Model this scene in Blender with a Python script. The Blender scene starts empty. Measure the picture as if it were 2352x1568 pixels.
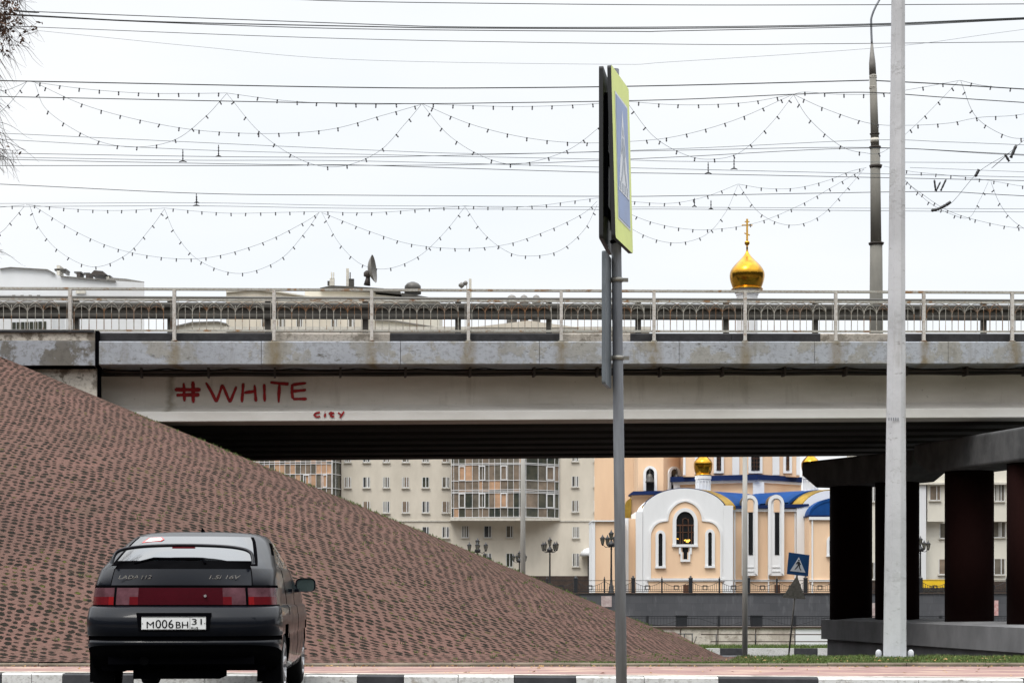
import bpy, math, random
from mathutils import Vector, Matrix, noise
random.seed(7)
C = bpy.data.collections.new('place'); bpy.context.scene.collection.children.link(C)
C = bpy.context.scene.collection
EYE = 0.93                      # eye height above the road
F = 4000.0                      # focal length in units of a 2352 wide picture
PI = math.pi

def W(u, v, Y):                 # a point measured on a survey grid: bearing u, rise v, distance Y
    return Vector(((u-1176)/F*Y, Y, EYE+(1358-v)/F*Y))

# ------------------------------------------------------------------ materials
def newmat(name):
    m = bpy.data.materials.new(name); m.use_nodes = True
    nt = m.node_tree; b = nt.nodes['Principled BSDF']
    return m, nt, b
def nd(nt, t, **k):
    n = nt.nodes.new(t)
    for a, v in k.items(): setattr(n, a, v)
    return n
def rgba(c): return (c[0], c[1], c[2], 1)
def coords(nt, scale=(1,1,1)):
    g = nd(nt, 'ShaderNodeNewGeometry'); mp = nd(nt, 'ShaderNodeMapping')
    mp.inputs['Scale'].default_value = scale
    nt.links.new(g.outputs['Position'], mp.inputs['Vector'])
    return mp.outputs['Vector']
def noise_fac(nt, vec, scale, lo, hi, detail=5, rough=.6):
    n = nd(nt, 'ShaderNodeTexNoise'); n.inputs['Scale'].default_value = scale
    n.inputs['Detail'].default_value = detail; n.inputs['Roughness'].default_value = rough
    nt.links.new(vec, n.inputs['Vector'])
    r = nd(nt, 'ShaderNodeMapRange'); r.inputs['From Min'].default_value = lo; r.inputs['From Max'].default_value = hi
    nt.links.new(n.outputs['Fac'], r.inputs['Value'])
    return r.outputs['Result']
def mixc(nt, fac, a, b):
    m = nd(nt, 'ShaderNodeMix', data_type='RGBA')
    if isinstance(fac, (int, float)): m.inputs[0].default_value = fac
    else: nt.links.new(fac, m.inputs[0])
    for i, c in ((6, a), (7, b)):
        if isinstance(c, tuple): m.inputs[i].default_value = rgba(c)
        else: nt.links.new(c, m.inputs[i])
    return m.outputs[2]
def mth(nt, op, a, b=None, c=None, clamp=False):
    m = nd(nt, 'ShaderNodeMath', operation=op); m.use_clamp = clamp
    for i, x in enumerate((a, b, c)):
        if x is None: continue
        if isinstance(x, (int, float)): m.inputs[i].default_value = x
        else: nt.links.new(x, m.inputs[i])
    return m.outputs[0]
def bump(nt, b, h, strength=.4, dist=.02):
    bp = nd(nt, 'ShaderNodeBump'); bp.inputs['Strength'].default_value = strength; bp.inputs['Distance'].default_value = dist
    nt.links.new(h, bp.inputs['Height']); nt.links.new(bp.outputs['Normal'], b.inputs['Normal'])

def simple(name, c, rough=.7, metal=0, var=.25, scale=3.0, stretch=(1,1,1), c2=None, lo=.35, hi=.7, bmp=0, coat=0, spec=None):
    m, nt, b = newmat(name)
    b.inputs['Roughness'].default_value = rough; b.inputs['Metallic'].default_value = metal
    if coat: b.inputs['Coat Weight'].default_value = coat; b.inputs['Coat Roughness'].default_value = .03
    if spec is not None: b.inputs['Specular IOR Level'].default_value = spec
    v = coords(nt, stretch)
    f = noise_fac(nt, v, scale, lo, hi)
    if c2 is None: c2 = tuple(x*(1-var) for x in c)
    nt.links.new(mixc(nt, f, c, c2), b.inputs['Base Color'])
    if bmp: bump(nt, b, noise_fac(nt, v, scale*6, .2, .8), bmp, .01)
    return m

M = {}
M['gold'] = simple('gold leaf', (.54,.285,.028), .16, 1, .35, 2.2, c2=(.34,.17,.022), bmp=.15)
M['gold_strip'] = simple('gilded sheet', (.42,.27,.05), .4, .8, .3, 3)
M['white_paint'] = simple('white plaster', (.74,.745,.75), .8, 0, .06, 1.2, (1,1,.3))
M['peach'] = simple('peach plaster', (.80,.575,.385), .88, 0, .10, .45, (1,1,.25), c2=(.70,.48,.315))
M['blue_roof'] = simple('blue sheet roof', (.004,.060,.235), .6, 0, .3, .8, spec=.2)
M['blue_dark'] = simple('blue fascia', (.004,.018,.085), .6, 0, .2, 1, spec=.2)
M['dark_glass'] = simple('dark glass', (.015,.016,.018), .12, 0, .4, .4, spec=.6)
M['wood_win'] = simple('brown window wood', (.10,.035,.012), .6, 0, .3, 3)
M['iron'] = simple('black iron', (.012,.013,.016), .5, 0, .3, 5)
M['wire'] = simple('wire', (.010,.014,.016), .6, 0, .1, 5)
M['wire_faint'] = simple('thin steel wire', (.11,.13,.14), .6, 0, .1, 5)
M['insul'] = simple('insulator', (.02,.02,.022), .5)
M['bulbcap'] = simple('bulb socket', (.012,.012,.014), .5)
M['bulbglass'] = simple('bulb glass', (.10,.10,.11), .2)
M['granite'] = None
M['beige'] = simple('beige render', (.64,.585,.495), .9, 0, .16, .35, (1,1,.4), c2=(.50,.455,.38))
M['beige2'] = simple('pale stone render', (.66,.63,.55), .9, 0, .12, .4, (1,1,.5))
M['white_block'] = simple('white render', (.66,.67,.68), .9, 0, .08, .3, (1,1,.4))
M['pane_white'] = simple('white window frame', (.75,.76,.77), .5, 0, .05)
M['win_glass'] = simple('window glass', (.035,.04,.045), .08, 0, .5, .35, c2=(.12,.11,.10), spec=.7)
M['sill'] = simple('pale sill', (.6,.57,.5), .7)
M['plinth'] = simple('brown plinth', (.055,.035,.026), .8, 0, .4, 2)
M['orange_pane'] = simple('orange curtained glass', (.56,.34,.21), .22, 0, .35, .8, c2=(.36,.24,.16))
M['tan_pane'] = simple('tan glass', (.26,.20,.15), .15, 0, .4, .8, c2=(.14,.115,.09))
M['grey_pane'] = simple('grey glass', (.17,.15,.12), .12, 0, .5, .8)
M['green_pane'] = simple('dark green glass', (.03,.038,.034), .08, 0, .6, .7, c2=(.09,.085,.06))
M['mullion'] = simple('white mullion', (.68,.68,.68), .5, 0, .05)
M['soffit'] = simple('shade-darkened concrete', (.030,.029,.028), .95, 0, .4, 1.5, (.2,1,1), c2=(.016,.015,.015))  # grimy concrete deepened to near-black, standing in for shade under the deck
M['column'] = simple('dark red column with shade', (.014,.0042,.0035), .9, 0, .3, 1.2, (1,1,.3), spec=.08)  # dark red taken near-black so the colour carries the underpass shade
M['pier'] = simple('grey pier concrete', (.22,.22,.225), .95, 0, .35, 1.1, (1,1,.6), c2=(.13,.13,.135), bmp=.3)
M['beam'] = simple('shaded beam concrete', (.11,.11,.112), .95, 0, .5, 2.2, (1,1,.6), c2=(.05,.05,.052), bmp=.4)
M['gold_paint'] = simple('gold paint', (.62,.34,.03), .5, 0, .2, 3)
M['curtain'] = simple('net curtain', (.42,.41,.38), .8, 0, .2, 4)
M['pipe'] = simple('dark pipes', (.05,.04,.034), .7, 0, .4, 2)
M['black_paint'] = simple('black kerb paint', (.020,.020,.023), .8, 0, .4, 4, c2=(.042,.042,.046), bmp=.25)
M['rail_dark'] = simple('galvanised guard rail', (.085,.08,.07), .45, .3, .5, 2, (.4,1,1), c2=(.045,.042,.038))
M['asphalt'] = simple('asphalt', (.055,.055,.058), .95, 0, .3, 8, bmp=.3)
M['thin_kerb'] = simple('garden kerb concrete', (.20,.165,.125), .95, 0, .5, 2.5, (1,1,1), c2=(.085,.07,.05), bmp=.3)
M['bark'] = simple('bark', (.05,.035,.028), .9, 0, .4, 6)
M['twig'] = simple('twig', (.045,.028,.022), .9, 0, .4, 6)
M['leaf_brown'] = simple('dry leaf', (.085,.042,.022), .9, 0, .4, 9)
M['soil'] = simple('soil', (.07,.055,.035), .95, 0, .4, 5)
M['water'] = simple('river water', (.02,.03,.03), .08, 0, .3, 1)
M['terrace'] = simple('terrace paving', (.10,.09,.08), .9, 0, .2, .5)
M['yellow'] = simple('yellow board paint', (.75,.48,.01), .6, 0, .2, 1)
M['shrub'] = simple('shrub', (.022,.018,.010), .9, 0, .4, 5)
M['red_spray'] = simple('red spray paint', (.30,.007,.010), .8, 0, .35, 9)
M['steel_post'] = simple('galvanised post', (.25,.27,.30), .62, .15, .45, 7, (1,1,.12), c2=(.095,.10,.115), bmp=.1)
M['sign_back'] = simple('dark sign back', (.006,.007,.009), .55, .2, .4, 3)
M['sign_edge'] = simple('grey sign edge', (.13,.15,.17), .5, .3, .3, 5)
M['sign_yellow'] = simple('yellow reflective film', (.66,.76,.17), .4, 0, .12, 4)
M['sign_blue'] = simple('faded blue film', (.17,.26,.50), .35, 0, .2, 5)
M['sign_blue_dark'] = simple('blue film', (.012,.065,.19), .4, 0, .2, 4)
M['sign_white'] = simple('white film', (.62,.66,.72), .4, 0, .08, 4)
M['sign_black'] = simple('black film', (.05,.055,.07), .4)
M['sign_faded'] = simple('faded black film', (.33,.38,.46), .4)
M['sign_tri_back'] = simple('grey sheet back', (.20,.19,.175), .6, .2, .3, 4)
M['clamp'] = simple('clamp steel', (.30,.29,.26), .45, .6, .4, 12)
M['black'] = simple('black', (.003,.003,.004), .9, 0, .1, spec=0)
M['trim'] = simple('matt black trim', (.0035,.0035,.004), .7, 0, .3, 6, spec=0)
M['flange'] = simple('pale flange concrete', (.70,.69,.66), .9, 0, .14, 1.1, (.4,1,1), c2=(.56,.54,.50))  # paler tone than the girder web
M['dirt_patch'] = simple('pale painted patch', (.5,.42,.40), .9, 0, .4, 3, c2=(.30,.22,.21))
M['poster_red'] = simple('red faded poster', (.45,.20,.19), .9, 0, .4, 6, c2=(.6,.45,.43))
M['cream_wall'] = simple('unlit lantern glass', (.33,.33,.28), .3)

def concrete_parapet(name, base, patch, dark, thr=.52, streak=True, rust=False, sc=1.6, fine=.42):
    m, nt, b = newmat(name); b.inputs['Roughness'].default_value = .93
    v = coords(nt); vs = coords(nt, (1, 1, .16)); vh = coords(nt, (.35,1,1.3))
    f1 = noise_fac(nt, v, sc, thr, thr+.05, 8, .68)
    col = mixc(nt, f1, base, patch)
    f4 = noise_fac(nt, coords(nt, (.5,1,.8)), sc*.8, .45, .62, 6)
    col = mixc(nt, mth(nt, 'MULTIPLY', f4, .45), col, tuple(x*.68 for x in base))
    f5 = noise_fac(nt, coords(nt, (.8,1,1)), sc*9, .50, .60, 6, .7)
    col = mixc(nt, mth(nt, 'MULTIPLY', f5, fine), col, tuple(x*.55 for x in patch))
    f2 = noise_fac(nt, vh, sc*4.2, .585, .64, 10, .8)
    col = mixc(nt, mth(nt, 'MULTIPLY', f2, .9), col, dark)
    if streak:
        f3 = noise_fac(nt, vs, 2.6, .55, .72, 5)
        col = mixc(nt, mth(nt, 'MULTIPLY', f3, .62), col, (.15,.13,.095))
    nt.links.new(col, b.inputs['Base Color'])
    bump(nt, b, f1, .35, .012)
    return m, nt, b, col
M['left_block'] = concrete_parapet('peeling paint left block', (.30,.315,.345), (.13,.12,.105), (.05,.045,.04), .50, False, sc=1.1)[0]
M['left_lower'] = concrete_parapet('flaking whitewash', (.52,.48,.42), (.17,.145,.115), (.08,.07,.05), .50, False, sc=1.7)[0]
M['white_kerb'] = concrete_parapet('flaking white kerb paint', (.60,.595,.575), (.36,.33,.29), (.12,.11,.09), .58, False, sc=2.6)[0]
M['parapet_white'] = concrete_parapet('worn white parapet paint', (.50,.46,.41), (.25,.225,.19), (.10,.09,.075), .53, False, sc=2.2)[0]
M['rail_paint'] = concrete_parapet('rusting cream rail paint', (.40,.395,.36), (.27,.155,.075), (.17,.075,.028), .565, False, sc=2.4)[0]
M['rail_post'] = concrete_parapet('rusting pale post paint', (.52,.50,.47), (.33,.22,.13), (.20,.10,.05), .61, False, sc=2.0)[0]
M['rail_bar'] = concrete_parapet('rusting bar paint', (.36,.35,.31), (.20,.10,.045), (.15,.06,.02), .50, False, sc=1.9)[0]
M['pole_paint'] = concrete_parapet('grey painted steel', (.50,.51,.53), (.44,.45,.46), (.24,.24,.24), .60, True, sc=1.8, fine=.10)[0]
M['post_concrete'] = simple('post concrete', (.40,.39,.36), .9, 0, .3, 1.5, (1,1,.3))
M['pole_concrete'] = simple('tram pole concrete', (.21,.20,.175), .9, 0, .4, 1.1, (1,1,.3), c2=(.12,.115,.10), bmp=.2)
M['old_wall'] = concrete_parapet('streaked river wall', (.56,.51,.45), (.42,.37,.32), (.15,.12,.10), .5, True, sc=.9)[0]
M['clean_wall'] = simple('white panel wall', (.74,.75,.77), .9, 0, .07, 1)
# girder: pale warm grey with cast marks
def girder_mat():
    m, nt, b = newmat('pale girder concrete'); b.inputs['Roughness'].default_value = .9
    v = coords(nt, (.25,1,1)); w = coords(nt)
    c = mixc(nt, noise_fac(nt, v, 1.6, .35, .7, 6), (.62,.585,.535), (.46,.43,.385))
    c = mixc(nt, mth(nt, 'MULTIPLY', noise_fac(nt, coords(nt, (1,1,.12)), 3.2, .56, .72, 6), .40), c, (.27,.24,.20))
    c = mixc(nt, mth(nt, 'MULTIPLY', noise_fac(nt, w, 9, .66, .72, 8), .5), c, (.18,.16,.14))
    g = nd(nt, 'ShaderNodeNewGeometry'); s = nd(nt, 'ShaderNodeSeparateXYZ'); nt.links.new(g.outputs['Position'], s.inputs[0])
    # rust-brown seam stain near the left joint
    n = noise_fac(nt, coords(nt, (1,1,2.2)), 1.6, .3, .7)
    d = mth(nt, 'ABSOLUTE', mth(nt, 'SUBTRACT', mth(nt, 'ADD', s.outputs[0], mth(nt, 'MULTIPLY', n, .14)), -8.05))
    f = nd(nt, 'ShaderNodeMapRange'); f.inputs[1].default_value = .02; f.inputs[2].default_value = .14; f.inputs[3].default_value = .6; f.inputs[4].default_value = 0
    nt.links.new(d, f.inputs[0])
    c = mixc(nt, f.outputs[0], c, (.16,.135,.085))
    nt.links.new(c, b.inputs['Base Color'])
    return m
M['girder'] = girder_mat()
# cornice slab: bluish peeling paint, dark spots along the top, ochre runs under the railing posts
def cornice_mat(post_xs):
    m, nt, b, col = concrete_parapet('peeling blue-grey cornice paint', (.345,.365,.40), (.29,.285,.265), (.075,.07,.055), .50, True, sc=1.3)
    g = nd(nt, 'ShaderNodeNewGeometry'); s = nd(nt, 'ShaderNodeSeparateXYZ'); nt.links.new(g.outputs['Position'], s.inputs[0])
    nz = noise_fac(nt, coords(nt, (3,1,1.2)), 2.5, .3, .7)
    acc = None
    for i, px in enumerate(post_xs):
        d = mth(nt, 'ABSOLUTE', mth(nt, 'SUBTRACT', s.outputs[0], px))
        f = nd(nt, 'ShaderNodeMapRange'); f.inputs[1].default_value = .03; f.inputs[2].default_value = .24 if i % 2 else .17
        f.inputs[3].default_value = 1; f.inputs[4].default_value = 0
        nt.links.new(d, f.inputs[0]); acc = f.outputs[0] if acc is None else mth(nt, 'MAXIMUM', acc, f.outputs[0])
    fac = mth(nt, 'MULTIPLY', acc, mth(nt, 'ADD', mth(nt, 'MULTIPLY', nz, .65), .25))
    c2 = mixc(nt, fac, col, (.17,.125,.055))
    nt.links.new(c2, b.inputs['Base Color'])
    return m
# granite quay wall in large slabs
def granite_mat():
    m, nt, b = newmat('dark granite cladding'); b.inputs['Roughness'].default_value = .7
    g = nd(nt, 'ShaderNodeNewGeometry'); s = nd(nt, 'ShaderNodeSeparateXYZ'); cb = nd(nt, 'ShaderNodeCombineXYZ')
    nt.links.new(g.outputs['Position'], s.inputs[0]); nt.links.new(s.outputs[0], cb.inputs[0]); nt.links.new(s.outputs[2], cb.inputs[1])
    br = nd(nt, 'ShaderNodeTexBrick'); nt.links.new(cb.outputs[0], br.inputs['Vector'])
    br.inputs['Color1'].default_value = (.052,.055,.062,1); br.inputs['Color2'].default_value = (.068,.070,.077,1); br.inputs['Mortar'].default_value = (.04,.04,.045,1)
    br.inputs['Scale'].default_value = 1; br.inputs['Brick Width'].default_value = .9; br.inputs['Row Height'].default_value = .6; br.inputs['Mortar Size'].default_value = .01
    n = noise_fac(nt, coords(nt, (1,1,.25)), 2.4, .56, .75)
    c = mixc(nt, mth(nt, 'MULTIPLY', n, .5), br.outputs['Color'], (.20,.20,.21))
    c = mixc(nt, mth(nt, 'MULTIPLY', noise_fac(nt, coords(nt), .25, .4, .65), .4), c, (.10,.10,.108))
    nt.links.new(c, b.inputs['Base Color'])
    return m
M['granite'] = granite_mat()

# slope of open-cell lawn pavers: pink concrete with staggered earth-filled cells
def paver_mat():
    m, nt, b = newmat('pink open-cell pavers'); b.inputs['Roughness'].default_value = .95; b.inputs['Specular IOR Level'].default_value = .1
    g = nd(nt, 'ShaderNodeNewGeometry')
    wn = nd(nt, 'ShaderNodeTexNoise'); wn.inputs['Scale'].default_value = 2.6; wn.inputs['Detail'].default_value = 3
    nt.links.new(g.outputs['Position'], wn.inputs['Vector'])
    wn2 = nd(nt, 'ShaderNodeTexNoise'); wn2.inputs['Scale'].default_value = .22; wn2.inputs['Detail'].default_value = 1
    nt.links.new(g.outputs['Position'], wn2.inputs['Vector'])
    va = nd(nt, 'ShaderNodeVectorMath', operation='MULTIPLY_ADD'); nt.links.new(wn.outputs['Color'], va.inputs[0])
    va.inputs[1].default_value = (.15,.17,0); nt.links.new(g.outputs['Position'], va.inputs[2])
    vb = nd(nt, 'ShaderNodeVectorMath', operation='MULTIPLY_ADD'); nt.links.new(wn2.outputs['Color'], vb.inputs[0])
    vb.inputs[1].default_value = (.7,.6,0); nt.links.new(va.outputs[0], vb.inputs[2])
    s = nd(nt, 'ShaderNodeSeparateXYZ'); nt.links.new(vb.outputs[0], s.inputs[0])
    x, y = s.outputs[0], s.outputs[1]
    PX, PY = .138, .150
    xs = mth(nt, 'DIVIDE', mth(nt, 'ADD', x, mth(nt, 'MULTIPLY', y, .16)), PX)
    col = mth(nt, 'FLOOR', xs)
    par = mth(nt, 'MODULO', mth(nt, 'ADD', col, 1000.), 2.)
    yo = mth(nt, 'MULTIPLY', par, .44)
    ys = mth(nt, 'ADD', mth(nt, 'DIVIDE', y, PY), yo)
    fx = mth(nt, 'SUBTRACT', mth(nt, 'FRACT', xs), .5); fy = mth(nt, 'SUBTRACT', mth(nt, 'FRACT', ys), .5)
    # per cell random
    cb = nd(nt, 'ShaderNodeCombineXYZ'); nt.links.new(col, cb.inputs[0]); nt.links.new(mth(nt, 'FLOOR', ys), cb.inputs[1])
    wh = nd(nt, 'ShaderNodeTexWhiteNoise', noise_dimensions='3D'); nt.links.new(cb.outputs[0], wh.inputs['Vector'])
    rnd = wh.outputs['Value']
    sc3 = nd(nt, 'ShaderNodeSeparateColor'); nt.links.new(wh.outputs['Color'], sc3.inputs[0])
    fx = mth(nt, 'ADD', fx, mth(nt, 'MULTIPLY', mth(nt, 'SUBTRACT', sc3.outputs[0], .5), .22)); fy = mth(nt, 'ADD', fy, mth(nt, 'MULTIPLY', mth(nt, 'SUBTRACT', sc3.outputs[1], .5), .26))
    ex = mth(nt, 'POWER', mth(nt, 'ABSOLUTE', mth(nt, 'DIVIDE', fx, .35)), 1.6)
    ey = mth(nt, 'POWER', mth(nt, 'ABSOLUTE', mth(nt, 'DIVIDE', mth(nt, 'ADD', fy, mth(nt, 'MULTIPLY', fx, .25)), .32)), 1.6)
    r = mth(nt, 'ADD', ex, ey)
    edge = noise_fac(nt, coords(nt, (1,1.6,1)), 17, .36, .64, 6, .75)
    r2 = mth(nt, 'ADD', r, mth(nt, 'MULTIPLY', mth(nt, 'SUBTRACT', edge, .5), 1.25))
    r2 = mth(nt, 'ADD', r2, mth(nt, 'MULTIPLY', mth(nt, 'SUBTRACT', rnd, .5), .9))
    gone = mth(nt, 'GREATER_THAN', sc3.outputs[2], .90); r2 = mth(nt, 'ADD', r2, mth(nt, 'MULTIPLY', gone, .7))
    hole = nd(nt, 'ShaderNodeMapRange'); hole.inputs[1].default_value = .70; hole.inputs[2].default_value = 1.25
    hole.inputs[3].default_value = 1; hole.inputs[4].default_value = 0; nt.links.new(r2, hole.inputs[0])
    hf = hole.outputs[0]
    big = noise_fac(nt, g.outputs['Position'], .35, .38, .64, 4)
    mid = noise_fac(nt, g.outputs['Position'], 3.2, .35, .7, 6)
    base = mixc(nt, big, (.172,.092,.075), (.125,.073,.057))
    base = mixc(nt, mid, base, (.130,.076,.062))
    fine = noise_fac(nt, g.outputs['Position'], 60, .35, .7, 3)
    base = mixc(nt, mth(nt, 'MULTIPLY', fine, .35), base, (.10,.06,.05))
    grime = noise_fac(nt, g.outputs['Position'], 1.1, .58, .72, 7)
    base = mixc(nt, mth(nt, 'MULTIPLY', grime, .6), base, (.075,.058,.038))
    med = noise_fac(nt, coords(nt, (1,1.4,1)), 8.5, .38, .64, 5, .7)
    base = mixc(nt, mth(nt, 'MULTIPLY', med, .55), base, (.092,.058,.046))
    soil = mixc(nt, fine, (.017,.015,.010), (.008,.007,.005))
    green = nd(nt, 'ShaderNodeMapRange'); green.inputs[1].default_value = .72; green.inputs[2].default_value = .80
    gn = noise_fac(nt, g.outputs['Position'], .8, .35, .7, 3)
    nt.links.new(mth(nt, 'ADD', mth(nt, 'MULTIPLY', wh.outputs['Value'], .62), mth(nt, 'MULTIPLY', gn, .32)), green.inputs[0])
    soil = mixc(nt, green.outputs[0], soil, (.060,.070,.012))
    hf = mth(nt, 'MULTIPLY', hf, mth(nt, 'ADD', .78, mth(nt, 'MULTIPLY', sc3.outputs[2], .5)), clamp=True)
    c = mixc(nt, hf, base, soil)
    nt.links.new(c, b.inputs['Base Color'])
    bump(nt, b, mth(nt, 'SUBTRACT', mth(nt, 'ADD', mth(nt, 'MULTIPLY', fine, .15), 1.), hf), .9, .05)
    return m
M['paver'] = paver_mat()
def red_paving():
    m, nt, b = newmat('red block paving'); b.inputs['Roughness'].default_value = .9
    v = coords(nt)
    br = nd(nt, 'ShaderNodeTexBrick'); nt.links.new(v, br.inputs['Vector'])
    br.inputs['Color1'].default_value = (.27,.15,.137,1); br.inputs['Color2'].default_value = (.20,.108,.10,1); br.inputs['Mortar'].default_value = (.18,.13,.11,1)
    br.inputs['Scale'].default_value = 1; br.inputs['Brick Width'].default_value = .2; br.inputs['Row Height'].default_value = .1; br.inputs['Mortar Size'].default_value = .006
    c = mixc(nt, mth(nt, 'MULTIPLY', noise_fac(nt, coords(nt, (.5,1.2,1)), 1.8, .50, .62, 8), .8), br.outputs['Color'], (.42,.31,.23))
    c = mixc(nt, mth(nt, 'MULTIPLY', noise_fac(nt, v, 2.6, .60, .66, 8), .7), c, (.12,.08,.065))
    nt.links.new(c, b.inputs['Base Color']); return m
M['red_paving'] = red_paving()
def grass_mat(name, a, c2):
    m, nt, b = newmat(name); b.inputs['Roughness'].default_value = .8
    v = coords(nt)
    c = mixc(nt, noise_fac(nt, v, 1.7, .35, .65, 5), a, c2)
    c = mixc(nt, mth(nt, 'MULTIPLY', noise_fac(nt, v, 14, .55, .7, 3), .7), c, (.15,.12,.04))
    nt.links.new(c, b.inputs['Base Color']); return m
M['grass'] = grass_mat('grass blades', (.085,.135,.022), (.05,.08,.016))
M['grass_ground'] = grass_mat('grass ground', (.045,.075,.014), (.06,.055,.02))

# ------------------------------------------------------------------ mesh builder
class MB:
    def __init__(s): s.v = []; s.f = []; s.m = []; s.sm = []
    def add(s, verts, faces, mi=0, smooth=False):
        o = len(s.v); s.v += [tuple(p) for p in verts]
        for f in faces: s.f.append(tuple(o+i for i in f)); s.m.append(mi); s.sm.append(smooth)
        return s
    def box(s, a, b, mi=0):
        (x0,y0,z0),(x1,y1,z1) = a, b
        v = [(x0,y0,z0),(x1,y0,z0),(x1,y1,z0),(x0,y1,z0),(x0,y0,z1),(x1,y0,z1),(x1,y1,z1),(x0,y1,z1)]
        return s.add(v, [(0,3,2,1),(4,5,6,7),(0,1,5,4),(1,2,6,5),(2,3,7,6),(3,0,4,7)], mi)
    def obox(s, o, ax, ay, az, mi=0):           # box from corner o and three edge vectors
        o, ax, ay, az = map(Vector, (o, ax, ay, az))
        v = [o, o+ax, o+ax+ay, o+ay, o+az, o+ax+az, o+ax+ay+az, o+ay+az]
        return s.add(v, [(0,3,2,1),(4,5,6,7),(0,1,5,4),(1,2,6,5),(2,3,7,6),(3,0,4,7)], mi)
    def prism(s, pts, d, mi=0, mi_side=None):   # planar polygon extruded by vector d
        n = len(pts); pts = [Vector(p) for p in pts]; d = Vector(d)
        v = pts + [p+d for p in pts]
        s.add(v, [tuple(range(n))], mi); o = len(s.v)-2*n
        ms = mi if mi_side is None else mi_side
        s.f.append(tuple(o+n+i for i in reversed(range(n)))); s.m.append(mi); s.sm.append(False)
        for i in range(n):
            j = (i+1) % n; s.f.append((o+i, o+n+i, o+n+j, o+j)); s.m.append(ms); s.sm.append(False)
        return s
    def band(s, outer, inner, d, mi=0, closed=False):   # ring between two outlines, extruded by d
        n = len(outer); d = Vector(d)
        o = [Vector(p) for p in outer]; i_ = [Vector(p) for p in inner]
        v = o + i_ + [p+d for p in o] + [p+d for p in i_]
        fs = []
        for k in range(n if closed else n-1):
            j = (k+1) % n
            fs += [(k,j,n+j,n+k), (2*n+k,3*n+k,3*n+j,2*n+j), (k,2*n+k,2*n+j,j), (n+k,n+j,3*n+j,3*n+k)]
        if not closed:
            fs += [(0,n,3*n,2*n), (n-1,3*n-1,4*n-1,2*n-1)]
        return s.add(v, fs, mi)
    def tube(s, pts, r, seg=6, mi=0, cap=True, smooth=True):
        pts = [Vector(p) for p in pts]; n = len(pts)
        rs = r if isinstance(r, (list, tuple)) else [r]*n
        v = []; up = None
        for i, p in enumerate(pts):
            t = (pts[min(i+1,n-1)] - pts[max(i-1,0)]).normalized()
            if up is None:
                up = Vector((0,0,1)) if abs(t.z) < .9 else Vector((0,1,0))
            a = t.cross(up).normalized(); b = a.cross(t).normalized(); up = b
            for k in range(seg):
                an = 2*PI*k/seg + PI/seg
                v.append(p + a*math.cos(an)*rs[i] + b*math.sin(an)*rs[i])
        fs = []
        for i in range(n-1):
            for k in range(seg):
                l = (k+1) % seg
                fs.append((i*seg+k, i*seg+l, (i+1)*seg+l, (i+1)*seg+k))
        s.add(v, fs, mi, smooth)
        if cap:
            o = len(s.v)-len(v)
            s.f.append(tuple(o+k for k in reversed(range(seg)))); s.m.append(mi); s.sm.append(False)
            s.f.append(tuple(o+(n-1)*seg+k for k in range(seg))); s.m.append(mi); s.sm.append(False)
        return s
    def lathe(s, prof, c, seg=16, mi=0, smooth=True, rot=0, cap=True):  # prof: list (r, z)
        v = []
        for r, z in prof:
            for k in range(seg):
                a = 2*PI*k/seg+rot; v.append((c[0]+r*math.cos(a), c[1]+r*math.sin(a), c[2]+z))
        n = len(prof); fs = []
        for i in range(n-1):
            for k in range(seg):
                l = (k+1) % seg; fs.append((i*seg+k, i*seg+l, (i+1)*seg+l, (i+1)*seg+k))
        s.add(v, fs, mi, smooth); o = len(s.v)-len(v)
        if cap:
            s.f.append(tuple(o+k for k in reversed(range(seg)))); s.m.append(mi); s.sm.append(False)
            s.f.append(tuple(o+(n-1)*seg+k for k in range(seg))); s.m.append(mi); s.sm.append(False)
        return s
    def build(s, name, mats, parent=None, origin=None):
        if not isinstance(mats, (list, tuple)): mats = [mats]
        off = Vector((0,0,0))
        if parent is not None:
            q = parent; chain = []
            while q is not None: off = off + q.location; q = q.parent
        loc = Vector((0,0,0))
        if origin is not None: loc = Vector(origin) - off
        tot = off + loc
        me = bpy.data.meshes.new(name)
        me.from_pydata([(p[0]-tot.x, p[1]-tot.y, p[2]-tot.z) for p in s.v], [], s.f)
        for m in mats: me.materials.append(m)
        me.polygons.foreach_set('material_index', s.m); me.polygons.foreach_set('use_smooth', s.sm)
        me.update()
        o = bpy.data.objects.new(name, me); C.objects.link(o); o.location = loc
        if parent is not None: o.parent = parent
        return o
def tag(o, label=None, cat=None, group=None, kind=None):
    if label: o['label'] = label
    if cat: o['category'] = cat
    if group: o['group'] = group
    if kind: o['kind'] = kind
    return o
def thing(name, loc, label, cat, group=None, kind=None):
    o = bpy.data.objects.new(name, None); C.objects.link(o); o.location = loc; o.empty_display_size = .2
    return tag(o, label, cat, group, kind)
def kids(o): return [c for c in o.children]
def copy_tree(o, parent=None):
    c = o.copy(); C.objects.link(c); c.parent = parent
    for ch in kids(o): copy_tree(ch, c)
    return c
def struct(o): o['kind'] = 'structure'; return o
def arc(cx, cz, rx, rz, a0, a1, n=16):
    return [(cx+rx*math.cos(math.radians(a0+(a1-a0)*i/n)), cz+rz*math.sin(math.radians(a0+(a1-a0)*i/n))) for i in range(n+1)]

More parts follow.
